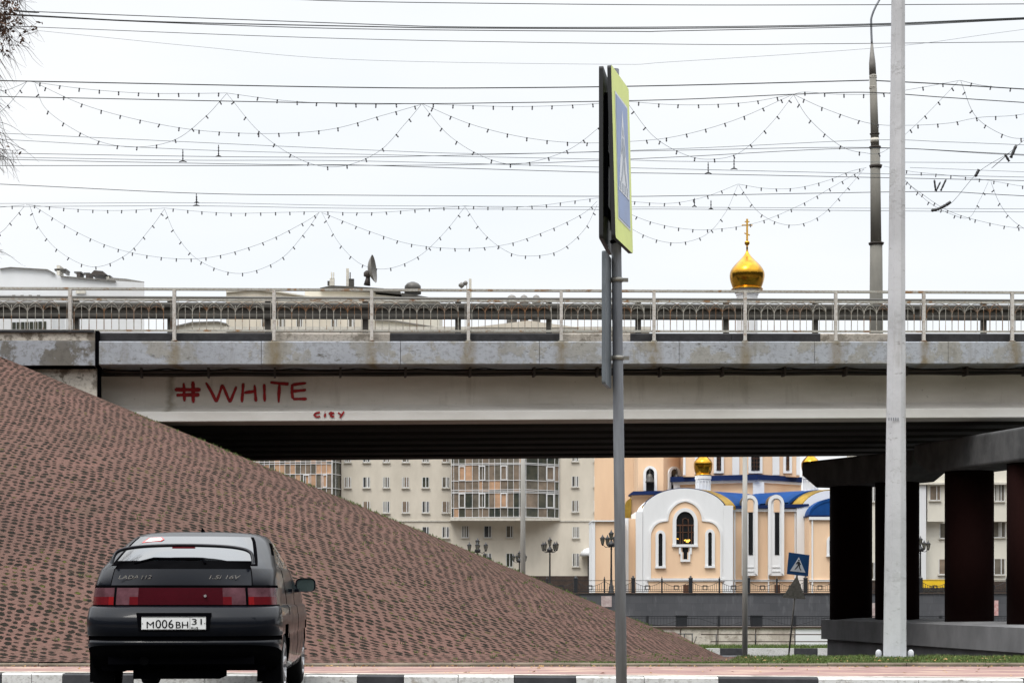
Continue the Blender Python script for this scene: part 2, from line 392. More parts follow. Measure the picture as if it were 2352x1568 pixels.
def spray_mat():
    m, nt, b = newmat('red spray paint'); b.inputs['Roughness'].default_value = .85
    v = coords(nt); nt.links.new(mixc(nt, noise_fac(nt, v, 9, .35, .7, 5), (.30,.008,.011), (.20,.005,.008)), b.inputs['Base Color'])
    at = nd(nt, 'ShaderNodeAttribute', attribute_name='spray'); n = noise_fac(nt, v, 45, .2, .8, 4)
    f = mth(nt, 'ADD', at.outputs['Fac'], mth(nt, 'MULTIPLY', mth(nt, 'SUBTRACT', n, .5), .35))
    r = nd(nt, 'ShaderNodeMapRange', interpolation_type='SMOOTHSTEP'); r.inputs[1].default_value = .12; r.inputs[2].default_value = .62; nt.links.new(f, r.inputs[0])
    nt.links.new(r.outputs[0], b.inputs['Alpha']); return m
M['red_spray'] = spray_mat()
# ------------------------------------------------------------------ terrain
def strip(name, xs, ys, hf, mat, mat_fn=None):
    nx, ny = len(xs), len(ys)
    v = [(x, y, EYE+hf(x, y)) for y in ys for x in xs]
    fs = [(j*nx+i, j*nx+i+1, (j+1)*nx+i+1, (j+1)*nx+i) for j in range(ny-1) for i in range(nx-1)]
    b = MB(); b.add(v, fs, 0, True); return b.build(name, mat)
def lin(a, b, n): return [a+(b-a)*i/n for i in range(n+1)]
def verge_h(y):
    if y < 28: return -.925 - .13*(y-22.2)/5.8
    if y < 38: return -1.055 - 1.0*((y-28)/10)**1.0
    return -2.055
APEX = (-12.0, 40.0, 5.5)
def slope_raw(x, y):
    p = 3.0
    a = max(0, x-APEX[0])/2.4; b = max(0, APEX[1]-y, y-58)/2.7725
    return APEX[2] - (a**p+b**p)**(1/p)
def slope_h(x, y):
    h = slope_raw(x, y); g = verge_h(y)+.012 if y < 58 else -2.04
    k = .10
    d = max(-1, min(1, (h-g)/k/4)); 
    t = max(k*4-abs(h-g), 0)/(k*4)
    base = max(h, g) + t*t*k*.6
    return base
# base ground under everything, out to the horizon
g = MB(); g.box((-2500,-800,EYE-6.2),(2500,4200,EYE-6.0)); struct(g.build('ground', M['soil']))
def kerb_y(x): return 18.35 - .12*x          # front face of the striped kerb
def road_h(x, y):
    return -.93 - .06*max(0, min(1, (y-13)/5))
struct(strip('road', lin(-60,60,24), [-60,-10,12.75,13.5,15,17,18.2,19.5,26], lambda x,y: road_h(x,y)-(.0 if y < 19 else .3), M['asphalt']))
# near side pavement on which the sign post stands
g = MB(); g.box((-60,-60,EYE-1.2),(60,12.55,EYE-.83)); struct(g.build('near_pavement', M['thin_kerb']))
g = MB(); g.box((-60,12.55,EYE-1.2),(60,12.72,EYE-.815)); struct(g.build('near_kerb', M['white_kerb']))
# pavement between the two kerbs
v = []; fs = []
xs = lin(-60, 60, 60)
for x in xs:
    y0 = kerb_y(x)+.34
    v += [(x, y0, EYE-.888), (x, max(22.02, y0+.5), EYE-.945 if y0 < 21 else EYE-.888)]
for i in range(60): fs.append((2*i, 2*i+2, 2*i+3, 2*i+1))
g = MB(); g.add(v, fs); struct(g.build('pavement', M['red_paving']))
# worn concrete edging strip along the striped kerb
g = MB()
v = []
for x in xs: y0 = kerb_y(x)+.16; v += [(x, y0, EYE-.884), (x, y0+.20, EYE-.884)]
g.add(v, fs); struct(g.build('kerb_strip', M['parapet_white']))
# striped road kerb: one thing, painted stones are its parts
kr = thing('striped_kerb', (0, kerb_y(0), EYE-1.1), 'low road kerb of alternating white and black painted stones in front of the car', 'kerb')
def kx(u):
    k = (u-1176)/F; return k*18.35/(1+.12*k)
edges = [-700,-560,-420,-290,-150,3,143,302,420,706-110,820,927,1181,1323,1600,1651,1790,2050,2200,2500,2650,2900]
edges = [-620,-480,-210,3,143,376-95,306,376]
seq = [(-900,-620,'k'),(-620,-480,'w'),(-480,-240,'w'),(-240,3,'k'),(3,72,'w'),(72,143,'w'),(143,306,'k'),(306,470,'w'),(470,600,'w'),(600,700,'w'),(700,820,'w'),(820,927,'k'),(927,1052,'w'),
       (1052,1181,'w'),(1181,1323,'k'),(1323,1480,'w'),(1480,1651,'w'),(1651,1880,'k'),(1880,2110,'w'),(2110,2352,'w'),(2352,2600,'k'),(2600,2900,'w')]
for a, b, c in seq:
    x0, x1 = kx(a)+.004, kx(b)-.004; m = MB()
    r = random.uniform(-.004,.004)
    pr = [(0,-1.15),(.012,-.905),(.03,-.89+r),(.145,-.888+r),(.155,-.9),(.155,-1.15)]
    m.prism([(x0, kerb_y(x0)+p, EYE+q) for p, q in pr], (x1-x0, -(x1-x0)*.12, 0))
    m.build('kerb_stone', M['white_kerb'] if c == 'w' else M['black_paint'], kr)
# thin inner kerb, one stone per metre
ik = thing('garden_kerb', (0, 22.1, EYE-1.1), 'thin brown concrete edging between red pavement and paver slope', 'kerb')
x = -14.0
while x < 15:
    m = MB(); dz = random.uniform(-.006,.006); dy = random.uniform(-.01,.01)
    m.prism([(x+.004, 22.05+dy+p, EYE+q+dz) for p, q in [(0,-1.1),(.008,-.922),(.022,-.906),(.07,-.904),(.08,-.92),(.08,-1.1)]], (.992,0,0))
    m.build('edging_stone', M['thin_kerb'], ik); x += 1.0
# embankment of open-cell pavers
def emb_edge(y): return 2.95 + (y-22.1)*.16
ys = [22.12]+lin(22.4, 40, 88)+lin(40.5,90,50)
v = []; fs = []; NX = 150
for y in ys:
    xr = emb_edge(y) if y < 40 else emb_edge(40)+ (y-40)*.05
    for i in range(NX+1):
        q = i/NX; x = -70 + (xr+70)*(1-(1-q)**3.2)
        v.append((x, y, EYE+slope_h(x, y) + .012*noise.noise((x*1.3, y*1.3, 0))))
n = NX+1
for j in range(len(ys)-1):
    for i in range(NX): fs.append((j*n+i, j*n+i+1, (j+1)*n+i+1, (j+1)*n+i))
g = MB(); g.add(v, fs, 0, True); emb = g.build('embankment', M['paver']); struct(emb)
# verge soil, crest and fall to the underpass road
vs = strip('verge', lin(-14, 60, 90), lin(22.12, 38.2, 50), lambda x, y: verge_h(y)+.02*noise.noise((x*.8,y*.8,3)), M['grass_ground']); struct(vs)
struct(strip('underpass_road', lin(-40, 120, 40), [38, 45, 56, 66, 79.98], lambda x, y: -2.05-.87*max(0,(y-50)/30), M['asphalt']))
struct(strip('far_verge', lin(-40, 120, 60), lin(80.2, 89.5, 12), lambda x, y: -2.61-.19*(y-80.2)/7.8, M['grass_ground']))
fk = thing('far_striped_kerb', (0, 80.1, EYE-2.9), 'black and white striped kerb across the underpass road, before the river wall', 'kerb')
fe = [(900,1180,'w'),(1180,1350,'k'),(1350,1480,'w'),(1480,1540,'k'),(1540,1654,'w'),(1655,1707,'k'),(1707,1824,'w'),(1824,1878,'k'),(1878,2000,'w'),(2000,2070,'k'),(2070,2200,'w'),(2200,2300,'k'),(2300,2600,'w')]
for a, b, c in fe:
    x0 = (a-1176)/F*80; x1 = (b-1176)/F*80
    m = MB(); m.box((x0+.005, 80, EYE-3.0), (x1-.005, 80.2, EYE-2.6)); m.build('kerb_stone', M['white_kerb'] if c == 'w' else M['black_paint'], fk)
# water, terrace
struct(strip('river', lin(-400,400,10), [89,139.4], lambda x,y: -4.6, M['water']))
struct(strip('quay_walk', lin(-300,300,10), [134.8,139.45], lambda x,y: -2.72, M['terrace']))
struct(strip('terrace', lin(-600,600,10), [139.9,260,900], lambda x,y: -.16, M['terrace']))
# river parapet near side
rw = thing('river_wall', (13, 88, EYE-2.8), 'low concrete river wall, its left stretch streaked brown and its right end clean white', 'wall')
for i,(a, b, mt) in enumerate([(1180,1400,'old_wall'),(1402,1562,'old_wall'),(1564,1648,'old_wall'),(1650,1735,'old_wall'),(1737,1826,'old_wall'),(1827,2140,'clean_wall'),(2142,2600,'clean_wall')]):
    x0 = (a-1176)/F*88; x1 = (b-1176)/F*88
    m = MB(); m.box((x0+.01, 88, EYE-6), (x1-.01, 88.3, EYE-1.845)); m.build('wall_panel', M[mt], rw)
m = MB(); m.box(((1180-1176)/F*88, 87.92, EYE-1.845),((2600-1176)/F*88, 88.45, EYE-1.765)); m.build('coping', M['plinth'], rw)
rr = thing('pipe_railing', (13, 86, EYE-2.8), 'low rusty two-bar pipe railing in front of the streaked river wall', 'railing')
RX = lambda u: (u-1176)/F*86
for h, a in ((-2.11,1610),(-2.46,1632)):
    m = MB(); m.tube([(RX(a), 86, EYE+h), (RX(2600), 86, EYE+h)], .026, 6); m.build('rail', M['plinth'], rr)
for u in (1572,1590,1645,1735,1826,1917,2008,2100,2200,2300):
    m = MB(); m.tube([(RX(u),86,EYE-2.9),(RX(u),86,EYE-2.08)], .03, 6); m.build('post', M['iron'], rr)
m = MB(); m.tube([(RX(1552),86,EYE-2.08),(RX(1592),86,EYE-2.08)], .026, 6); m.build('rail', M['iron'], rr)
m = MB(); m.tube([(RX(1590),86,EYE-2.8),(RX(1600),86,EYE-2.2)], .02, 6); m.build('brace', M['iron'], rr)

# ------------------------------------------------------------------ grass
def blades(name, spots, mat, hmin, hmax, label=None):
    v = []; f = []
    for (x, y, z, s) in spots:
        h = random.uniform(hmin, hmax)*s; a = random.uniform(0, PI); w = .0045*s+.0025
        dx, dy = math.cos(a)*w, math.sin(a)*w; lx, ly = random.gauss(0,.35)*h, random.gauss(0,.35)*h
        o = len(v)
        v += [(x-dx,y-dy,z-.01),(x+dx,y+dy,z-.01),(x+lx*.45+dx*.7,y+ly*.45+dy*.7,z+h*.6),(x+lx*.45-dx*.7,y+ly*.45-dy*.7,z+h*.6),(x+lx,y+ly,z+h)]
        f += [(o,o+1,o+2,o+3),(o+3,o+2,o+4)]
    b = MB(); b.add(v, f); o = b.build(name, mat); o['kind'] = 'stuff'
    if label: o['label'] = label
    return o
sp = []
for _ in range(52000):
    y = random.uniform(22.18, 30.5); x = random.uniform(0.6, 9.6)
    e = emb_edge(y)
    if x < e-.25: continue
    nn = noise.noise((x*1.1, y*1.1, 0))
    if nn < -.45 and random.random() < .7: continue
    if x < e+.5 and random.random() < .5: continue
    k = .72+.75*max(0, noise.noise((x*2.2, y*.9, 5)))
    sp.append((x, y, EYE+verge_h(y), k))
blades('grass', sp, M['grass'], .018, .075, 'short green grass on the verge behind the thin kerb')
# sparse tufts growing out of the paver joints
sp = []
for _ in range(800):
    u = random.uniform(300, 1640); q = random.random()
    # along the ridge line and scattered on the slope
    if q < .45:
        y = random.uniform(36.0, 38.6); x = (u-1176)/F*y
    else:
        y = random.uniform(22.3, 34); x = random.uniform(-6.5, 3)
    z = EYE+slope_h(x, y)
    if x > emb_edge(y)+.1 or slope_raw(x,y) < verge_h(y) and q < .45: continue
    for k in range(7): sp.append((x+random.gauss(0,.03), y+random.gauss(0,.03), z, random.uniform(.5,1.0)))
for _ in range(3200):
    x = random.uniform(.4, 3.2); y = 22.16+abs(random.gauss(0,.25)); sp.append((x, y, EYE+slope_h(x,y), random.uniform(.3,.8)))
for _ in range(1800):
    x = random.uniform(-5,10); y = 22.03; 
    if noise.noise((x*1.4,1,2)) > .1: sp.append((x, y, EYE-.945, random.uniform(.2,.6)))
blades('weeds', sp, M['grass'], .018, .055, 'small weeds growing between the slope pavers')
sp = []
for _ in range(7000):
    y = random.uniform(80.3, 87.8); x = random.uniform(6, 18); sp.append((x, y, EYE-2.61-.19*(y-80.2)/7.8, 1.8))
blades('far_grass', sp, M['grass'], .05, .12, 'strip of grass in front of the low river wall')

lv = MB()
for _ in range(520):
    if random.random() < .5: x = random.uniform(-7,8); y = 22.02-abs(random.gauss(0,.22)); z = EYE-.940
    elif random.random() < .5: x = random.uniform(-7,7); y = random.uniform(kerb_y(x)+.4, 21.9); z = EYE-.888-.057*(y-kerb_y(x)-.34)/max(.6,(22.02-kerb_y(x)-.34))+.012
    else: x = random.uniform(2.9,9); y = random.uniform(22.3,27); z = EYE+verge_h(y)+.03
    a = random.uniform(0,PI); l = random.uniform(.012,.035); w_ = l*.55; q = random.uniform(-.012,.012)
    lv.add([(x-l*math.cos(a),y-l*math.sin(a),z),(x+w_*math.sin(a),y-w_*math.cos(a),z+.012+q),(x+l*math.cos(a),y+l*math.sin(a),z+.004),(x-w_*math.sin(a),y+w_*math.cos(a),z+.008)],[(0,1,2,3)])
o = lv.build('fallen_leaves', simple('fallen leaf', (.42,.27,.10), .8, 0, .4, 9, c2=(.16,.08,.035))); o['kind'] = 'stuff'

# ------------------------------------------------------------------ bridge
TH = math.atan(.123); CT, ST = math.cos(TH), math.sin(TH)
def B(s, t, h): return Vector((s*CT - t*ST, 41.45 + s*ST + t*CT, EYE + h + .0171*(s+11.8)))
def su(u, t=0.0):
    k = (u-1176)/F; return (k*(41.45+t*CT)+t*ST)/(CT-k*ST)
def bprism(m, s0, s1, prof, mi=0):
    m.prism([B(s0, t, h) for t, h in prof], B(s1, 0, 0)-B(s0, 0, 0), mi)
SL, SR = su(227), 30.0
br = thing('road_bridge', B(0, 6, -2), 'concrete road bridge with red graffiti on its pale outer girder', 'bridge')
POSTS = [-92, 162, 401, 630, 854, 1076, 1289, 1502, 1711, 1919, 2121, 2324, 2522, 2716]
M['cornice'] = cornice_mat([B(su(u,.1),0,0).x for u in POSTS])
# cornice slabs
ce = [227, 600, 920, 1239, 1560, 1871, 2178, 2478, 2800]
for a, b in zip(ce, ce[1:]):
    m = MB(); s0, s1 = su(a)+.006, su(b)-.006
    dz = random.uniform(-.004,.004)
    bprism(m, s0, s1, [(0+dz,5.22),(.02+dz,5.20),(.9,5.20),(.9,5.32),(1.0,5.75),(.03+dz,5.752),(dz,5.73)]); m.build('cornice_slab', M['cornice'], br)
m = MB(); bprism(m, su(2800), SR, [(0,5.20),(.9,5.2),(1.0,5.75),(0,5.75)]); m.build('cornice_slab', M['cornice'], br)
# deck and girders
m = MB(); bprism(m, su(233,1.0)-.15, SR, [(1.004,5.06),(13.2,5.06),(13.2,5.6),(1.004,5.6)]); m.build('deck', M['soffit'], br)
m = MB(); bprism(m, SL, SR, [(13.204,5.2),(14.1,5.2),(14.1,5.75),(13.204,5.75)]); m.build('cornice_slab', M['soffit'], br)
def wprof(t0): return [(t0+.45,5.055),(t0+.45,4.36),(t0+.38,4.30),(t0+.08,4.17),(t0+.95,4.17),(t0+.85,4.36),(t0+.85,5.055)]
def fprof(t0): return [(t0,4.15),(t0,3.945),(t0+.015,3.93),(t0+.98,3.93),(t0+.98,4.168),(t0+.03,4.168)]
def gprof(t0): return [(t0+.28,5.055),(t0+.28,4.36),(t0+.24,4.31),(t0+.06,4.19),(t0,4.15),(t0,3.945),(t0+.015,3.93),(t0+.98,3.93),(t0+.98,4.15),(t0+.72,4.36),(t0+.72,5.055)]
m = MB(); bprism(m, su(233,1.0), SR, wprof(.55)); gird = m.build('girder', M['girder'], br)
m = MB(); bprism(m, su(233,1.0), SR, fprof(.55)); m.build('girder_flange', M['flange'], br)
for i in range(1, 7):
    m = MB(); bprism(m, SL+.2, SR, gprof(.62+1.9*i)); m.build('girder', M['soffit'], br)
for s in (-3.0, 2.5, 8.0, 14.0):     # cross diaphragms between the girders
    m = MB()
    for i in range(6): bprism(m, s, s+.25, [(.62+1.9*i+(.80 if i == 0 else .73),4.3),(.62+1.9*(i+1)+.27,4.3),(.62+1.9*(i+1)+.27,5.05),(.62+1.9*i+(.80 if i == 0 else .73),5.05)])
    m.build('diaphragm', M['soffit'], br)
# cable and pipe run beneath the cornice
m = MB(); m.tube([B(s, .52, 5.11+.012*math.sin(s*1.7)) for s in lin(SL+.05, SR, 90)], .035, 6); m.build('pipe', M['pipe'], br)
m = MB(); m.tube([B(s, .56, 5.02+.008*math.sin(s*2.6)) for s in lin(SL+.3, SR, 90)], .028, 6); m.build('pipe', M['pipe'], br)
m = MB(); m.tube([B(s, .45, 5.17-.055*abs(math.sin((s-SL)*PI/1.5))) for s in lin(SL+.05, 14, 160)], .012, 5); m.build('cable', M['black'], br)
s = SL+.9
while s < 20:
    m = MB(); bprism(m, s, s+.05, [(.40,4.97),(.70,4.97),(.70,5.19),(.40,5.19)]); m.build('pipe_bracket', M['pipe'], br); s += 1.55
# kerb blocks under the railing
kb = [(227,626,'k'),(626,896,'w'),(896,1286,'k'),(1286,1448,'w'),(1448,1680,'k'),(1680,1884,'k'),(1884,2045,'w'),(2045,2250,'k'),(2250,2420,'k'),(2420,2620,'w'),(2620,2900,'k')]
for a, b, c in kb:
    m = MB(); bprism(m, su(a,.24)+.005, su(b,.24)-.005, [(.24,5.756),(.24,5.96),(.27,5.985),(.5,5.985),(.5,5.756)]); m.build('kerb_block', M['parapet_white'] if c == 'w' else M['black_paint'], br)
# approach wall at the left end
ap = thing('abutment_wall', B(-12, 0, 3), 'weathered end wall left of the bridge girder, its white and blue paint peeling', 'wall')
m = MB(); bprism(m, -40, SL-.09, [(-.02,5.19),(-.02,5.74),(.02,5.76),(.02,5.95),(.06,5.98),(1.2,5.98),(1.2,5.19)]); m.build('parapet', M['left_block'], ap)
m = MB(); bprism(m, -40, SL-.09, [(.012,5.765),(.012,5.94),(.0195,5.94),(.0195,5.765)]); m.build('paint_band', M['left_lower'], ap)
m = MB(); bprism(m, -40, SL-.11, [(-.05,5.955),(-.05,6.0),(.0,6.01),(1.21,6.01),(1.21,5.985),(.0,5.985)]); m.build('cap_flashing', M['black_paint'], ap)
m = MB(); bprism(m, -40, SL-.07, [(.22,1.0),(.22,5.13),(.50,5.13),(.50,1.0)]); bprism(m, -40, su(233,1.0)-.12, [(.503,1.0),(.503,5.13),(14,5.13),(14,1.0)]); m.build('lower_wall', M['left_lower'], ap)
m = MB(); bprism(m, -40, SL-.13, [(.06,5.132),(.06,5.187),(.5,5.187),(.5,5.132)]); m.build('bearing_gap', M['black'], ap)
m = MB(); bprism(m, SL-.085, SL-.004, [(.05,5.19),(.05,6.0),(.9,6.0),(.9,5.19)]); bprism(m, SL-.068, SL+.0, [(.30,3.6),(.30,5.188),(.48,5.188),(.48,3.6)]); m.build('expansion_joint', M['black'], ap)
# graffiti strokes laid on the girder (each stroke a flat painted band)
def gp(zx, zy, t, off=.003):
    u = zx/2.926; v_ = 574.2+zy/2.926
    s = su(u, t); p = B(s, t, 0); h = (1358-v_)/F*p.y
    p = B(s, t-off, 0); p.z = EYE+h; return p
def stroke(m, pts, w, t, k):
    P = [gp(x, y, t, .003+.0006*k) for x, y in pts]
    # resample with a slight wobble and width change, drawn as quads
    Q = []
    for a, b in zip(P, P[1:]):
        for i in range(6): Q.append(a.lerp(b, i/6))
    Q.append(P[-1])
    fr = Vector((CT, ST, 0)); up = Vector((0,0,1)); V = []
    for i, q in enumerate(Q):
        d = Q[min(i+1,len(Q)-1)]-Q[max(i-1,0)]; d.normalize()
        a = d.dot(fr); c = d.dot(up); nrm = fr*(-c)+up*a
        ww = w*1.42*(.85+.35*noise.noise((q.x*5,q.z*5,k)))
        e = 1 if 0 < i < len(Q)-1 else .35
        for o_, al in ((-.5,0),(-.3,.55),(-.12,1),(.12,1),(.3,.55),(.5,0)): V.append(q+nrm*ww*o_); SPR.append(al*e)
    n = len(Q); m.add(V, [(i*6+c, (i+1)*6+c, (i+1)*6+c+1, i*6+c+1) for i in range(n-1) for c in range(5)])
SPR = []
def spray_build(m, name):
    o = m.build(name, M['red_spray'], br); at = o.data.attributes.new('spray', 'FLOAT', 'POINT'); at.data.foreach_set('value', SPR); SPR.clear(); return o
T1 = .997
words = [[(1235,890),(1240,1018)],[(1297,880),(1299,1028)],[(1172,936),(1260,938),(1350,938)],[(1184,974),(1260,972),(1342,972)],
 [(1383,888),(1420,950),(1455,1022)],[(1455,1022),(1495,902)],[(1495,902),(1545,1024)],[(1545,1024),(1590,914)],
 [(1636,892),(1625,1024)],[(1711,903),(1720,1020)],[(1640,958),(1715,948)],[(1776,898),(1779,1020)],[(1815,888),(1880,896),(1942,900)],[(1878,900),(1872,1026)],
 [(1964,900),(1962,950),(1968,1000)],[(1962,905),(2060,893)],[(1968,948),(2058,940)],[(1968,1000),(2064,1000)]]
m = MB()
for i, w in enumerate(words): stroke(m, w, .098 if 0 < i < 4 or i in (2,3) else .078, T1, i)
spray_build(m, 'graffiti_word')
city = [[(2152,1090),(2124,1094),(2112,1107),(2124,1120),(2154,1117)],[(2186,1096),(2182,1124)],[(2184,1084),(2185,1087)],[(2226,1084),(2226,1116),(2247,1119)],[(2208,1098),(2247,1095)],[(2272,1090),(2292,1106)],[(2313,1084),(2298,1106),(2284,1128)]]
m = MB()
for i, w in enumerate(city): stroke(m, w, .055, .545, i+20)
spray_build(m, 'graffiti_word')

# pedestrian railing on the cornice edge
rl = thing('bridge_railing', B(0, .1, 5.75), 'rusting cream metal railing with interlaced arches along the near edge of the bridge', 'railing')
ps = [su(u, .1) for u in POSTS]
m = MB()
m.prism([B(-18, t, h) for t, h in [(.055,6.945),(.055,7.0),(.145,7.0),(.145,6.945)]], B(ps[-1],0,0)-B(-18,0,0)); m.build('top_rail', M['rail_paint'], rl)
m = MB(); m.prism([B(-18, t, h) for t, h in [(.075,6.70),(.075,6.752),(.125,6.752),(.125,6.70)]], B(ps[-1],0,0)-B(-18,0,0)); m.build('second_rail', M['rail_paint'], rl)
m = MB(); m.prism([B(-18, t, h) for t, h in [(.075,5.985),(.075,6.03),(.125,6.03),(.125,5.985)]], B(ps[-1],0,0)-B(-18,0,0)); m.build('bottom_rail', M['rail_paint'], rl)
proto = None
m = MB(); p0 = B(ps[3],.1,5.757)
m.box((p0.x-.037,p0.y-.075,p0.z),(p0.x+.037,p0.y+.02,p0.z+1.19)); m.box((p0.x-.065,p0.y-.085,p0.z),(p0.x+.065,p0.y+.06,p0.z+.02),1)
proto = m.build('post', [M['rail_post'], M['rail_bar']], rl, p0)
for i, s in enumerate(ps):
    if i == 3: continue
    c = copy_tree(proto, rl); c.location = B(s,.1,5.757) - rl.location
for a, b in zip([-17.5]+ps, ps):
    if b-a < .5: continue
    m = MB(); L = b-a-.16; n = 13; dx = L/n; s0 = a+.08
    for k in range(n+1):
        s = s0+k*dx; top = 6.69 if k in (0,n) else 6.60
        m.tube([B(s,.1,6.03),B(s,.1,top)], .0085, 4, 0, False)
    for k in range(0, n-1, 2):
        w = 4 if k+4 <= n else 2
        cs = s0+(k+w/2)*dx; rx = w/2*dx
        pts = [B(cs+rx*math.cos(PI*j/12), .09, 6.42+.275*math.sin(PI*j/12)) for j in range(13)]
        m.tube(pts, .0085, 4, 0, False)
        pts = [B(s0+(k+1)*dx+dx*math.cos(PI*j/10), .11, 6.42+.15*math.sin(PI*j/10)) for j in range(11)]
        m.tube(pts, .0075, 4, 0, False)
    for k in range(0, n+1, 2): m.tube([B(s0+k*dx,.095,6.03),B(s0+k*dx,.095,6.42)], .013, 4, 0, False)
    m.build('arched_panel', M['rail_bar'], rl)
# crash barrier behind it
gr = thing('crash_barrier', B(0, .8, 5.6), 'dark ribbed steel crash barrier standing just behind the arched bridge railing', 'barrier')
wp = [(.74,6.38),(.70,6.42),(.70,6.47),(.78,6.53),(.78,6.60),(.70,6.66),(.70,6.73),(.74,6.775)]
m = MB(); bprism(m, -20, 26, wp+[(t+.012,h) for t, h in reversed(wp)]); m.build('beam', M['rail_dark'], gr)
m = MB(); m.tube([B(-20,.76,6.875), B(26,.76,6.875)], .047, 8); m.build('top_tube', M['rail_dark'], gr)
m = MB(); p0 = B(0,.80,5.6); m.box((p0.x-.07,p0.y,p0.z),(p0.x+.07,p0.y+.1,p0.z+1.30)); gpst = m.build('post', M['rail_dark'], gr, p0)
for i, u in enumerate([-45,174,391,615,839,1052,1261,1466,1668,1873,2067,2260,2452,2640]):
    s = su(u, .8); c = gpst if i == 0 else copy_tree(gpst, gr); c.location = B(s,.80,5.6)-gr.location

# ------------------------------------------------------------------ piers
def flat_prism(m, pts, z0, z1, mi=0): m.prism([(x, y, EYE+z0) for x, y in pts], (0,0,z1-z0), mi)
pf = thing('pier_footing', (10.5, 47, EYE-2.05), 'long grey concrete footing under the bridge columns beside the grass verge', 'footing')
d = Vector((2.56,-12.1)).normalized(); nrm = Vector((-d.y, d.x))*1   # to the right of the line
if nrm.x < 0: nrm = -nrm
A0 = Vector((9.32,52.5)); A1 = A0 + d*20
def foot(ins, z0, z1, name, top=False):
    a = A0 + nrm*ins + d*ins; b = A1 + nrm*ins; c = A1+nrm*(3.0-ins); e = A0+nrm*(3.0-ins)+d*ins
    m = MB(); N = 40
    if not top: flat_prism(m, [(a.x,a.y),(b.x,b.y),(c.x,c.y),(e.x,e.y)], z0, z1)
    else:
        v = []; fs = []
        for i in range(N+1):
            q = i/N; l = a.lerp(b, q); r = e.lerp(c, q)
            for k in range(7):
                p = l.lerp(r, k/6); z = z1 + (0 if k in (0,) else .03+.05*noise.noise((p.x*.5,p.y*.5,1))+.03*math.sin(k/6*PI))
                v.append((p.x,p.y,EYE+z))
            v += [(r.x,r.y,EYE+z0),(l.x,l.y,EYE+z0)]
        for i in range(N):
            for k in range(9): fs.append((i*9+k,i*9+(k+1)%9,(i+1)*9+(k+1)%9,(i+1)*9+k))
        fs.append(tuple(range(9))); m.add(v, fs)
    return m.build(name, M['pier'], pf)
foot(0, -1.42, -.84, 'cap_slab', True); foot(.14, -2.2, -1.424, 'base_block')
cols = [(10.12,52.0,'first, farthest left'),(11.08,50.1,''),(11.92,45.4,''),(12.72,42.5,'')]
lab = ['round dark column at the left end of the bridge pier','dark column directly behind the grey octagonal pole',
       'dark red column between the pale pole and the right edge of the view','dark red column cut by the right edge of the photo']
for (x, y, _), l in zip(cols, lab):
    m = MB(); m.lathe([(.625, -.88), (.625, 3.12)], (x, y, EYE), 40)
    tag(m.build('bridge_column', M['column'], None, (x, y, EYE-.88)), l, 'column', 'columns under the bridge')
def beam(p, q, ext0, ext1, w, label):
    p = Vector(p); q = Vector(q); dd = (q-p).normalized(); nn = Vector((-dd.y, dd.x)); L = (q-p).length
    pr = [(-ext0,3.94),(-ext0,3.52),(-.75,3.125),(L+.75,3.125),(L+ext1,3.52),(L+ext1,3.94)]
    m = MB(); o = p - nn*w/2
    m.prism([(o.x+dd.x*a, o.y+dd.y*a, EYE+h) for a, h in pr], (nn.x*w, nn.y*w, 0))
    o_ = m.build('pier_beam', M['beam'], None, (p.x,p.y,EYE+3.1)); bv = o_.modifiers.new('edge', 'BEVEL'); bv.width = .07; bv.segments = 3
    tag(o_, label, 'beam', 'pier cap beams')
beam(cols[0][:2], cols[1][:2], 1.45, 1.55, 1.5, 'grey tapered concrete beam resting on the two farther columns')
beam(cols[2][:2], cols[3][:2], 1.6, 3.0, 1.5, 'shaded concrete beam over the two nearer columns at the right edge')
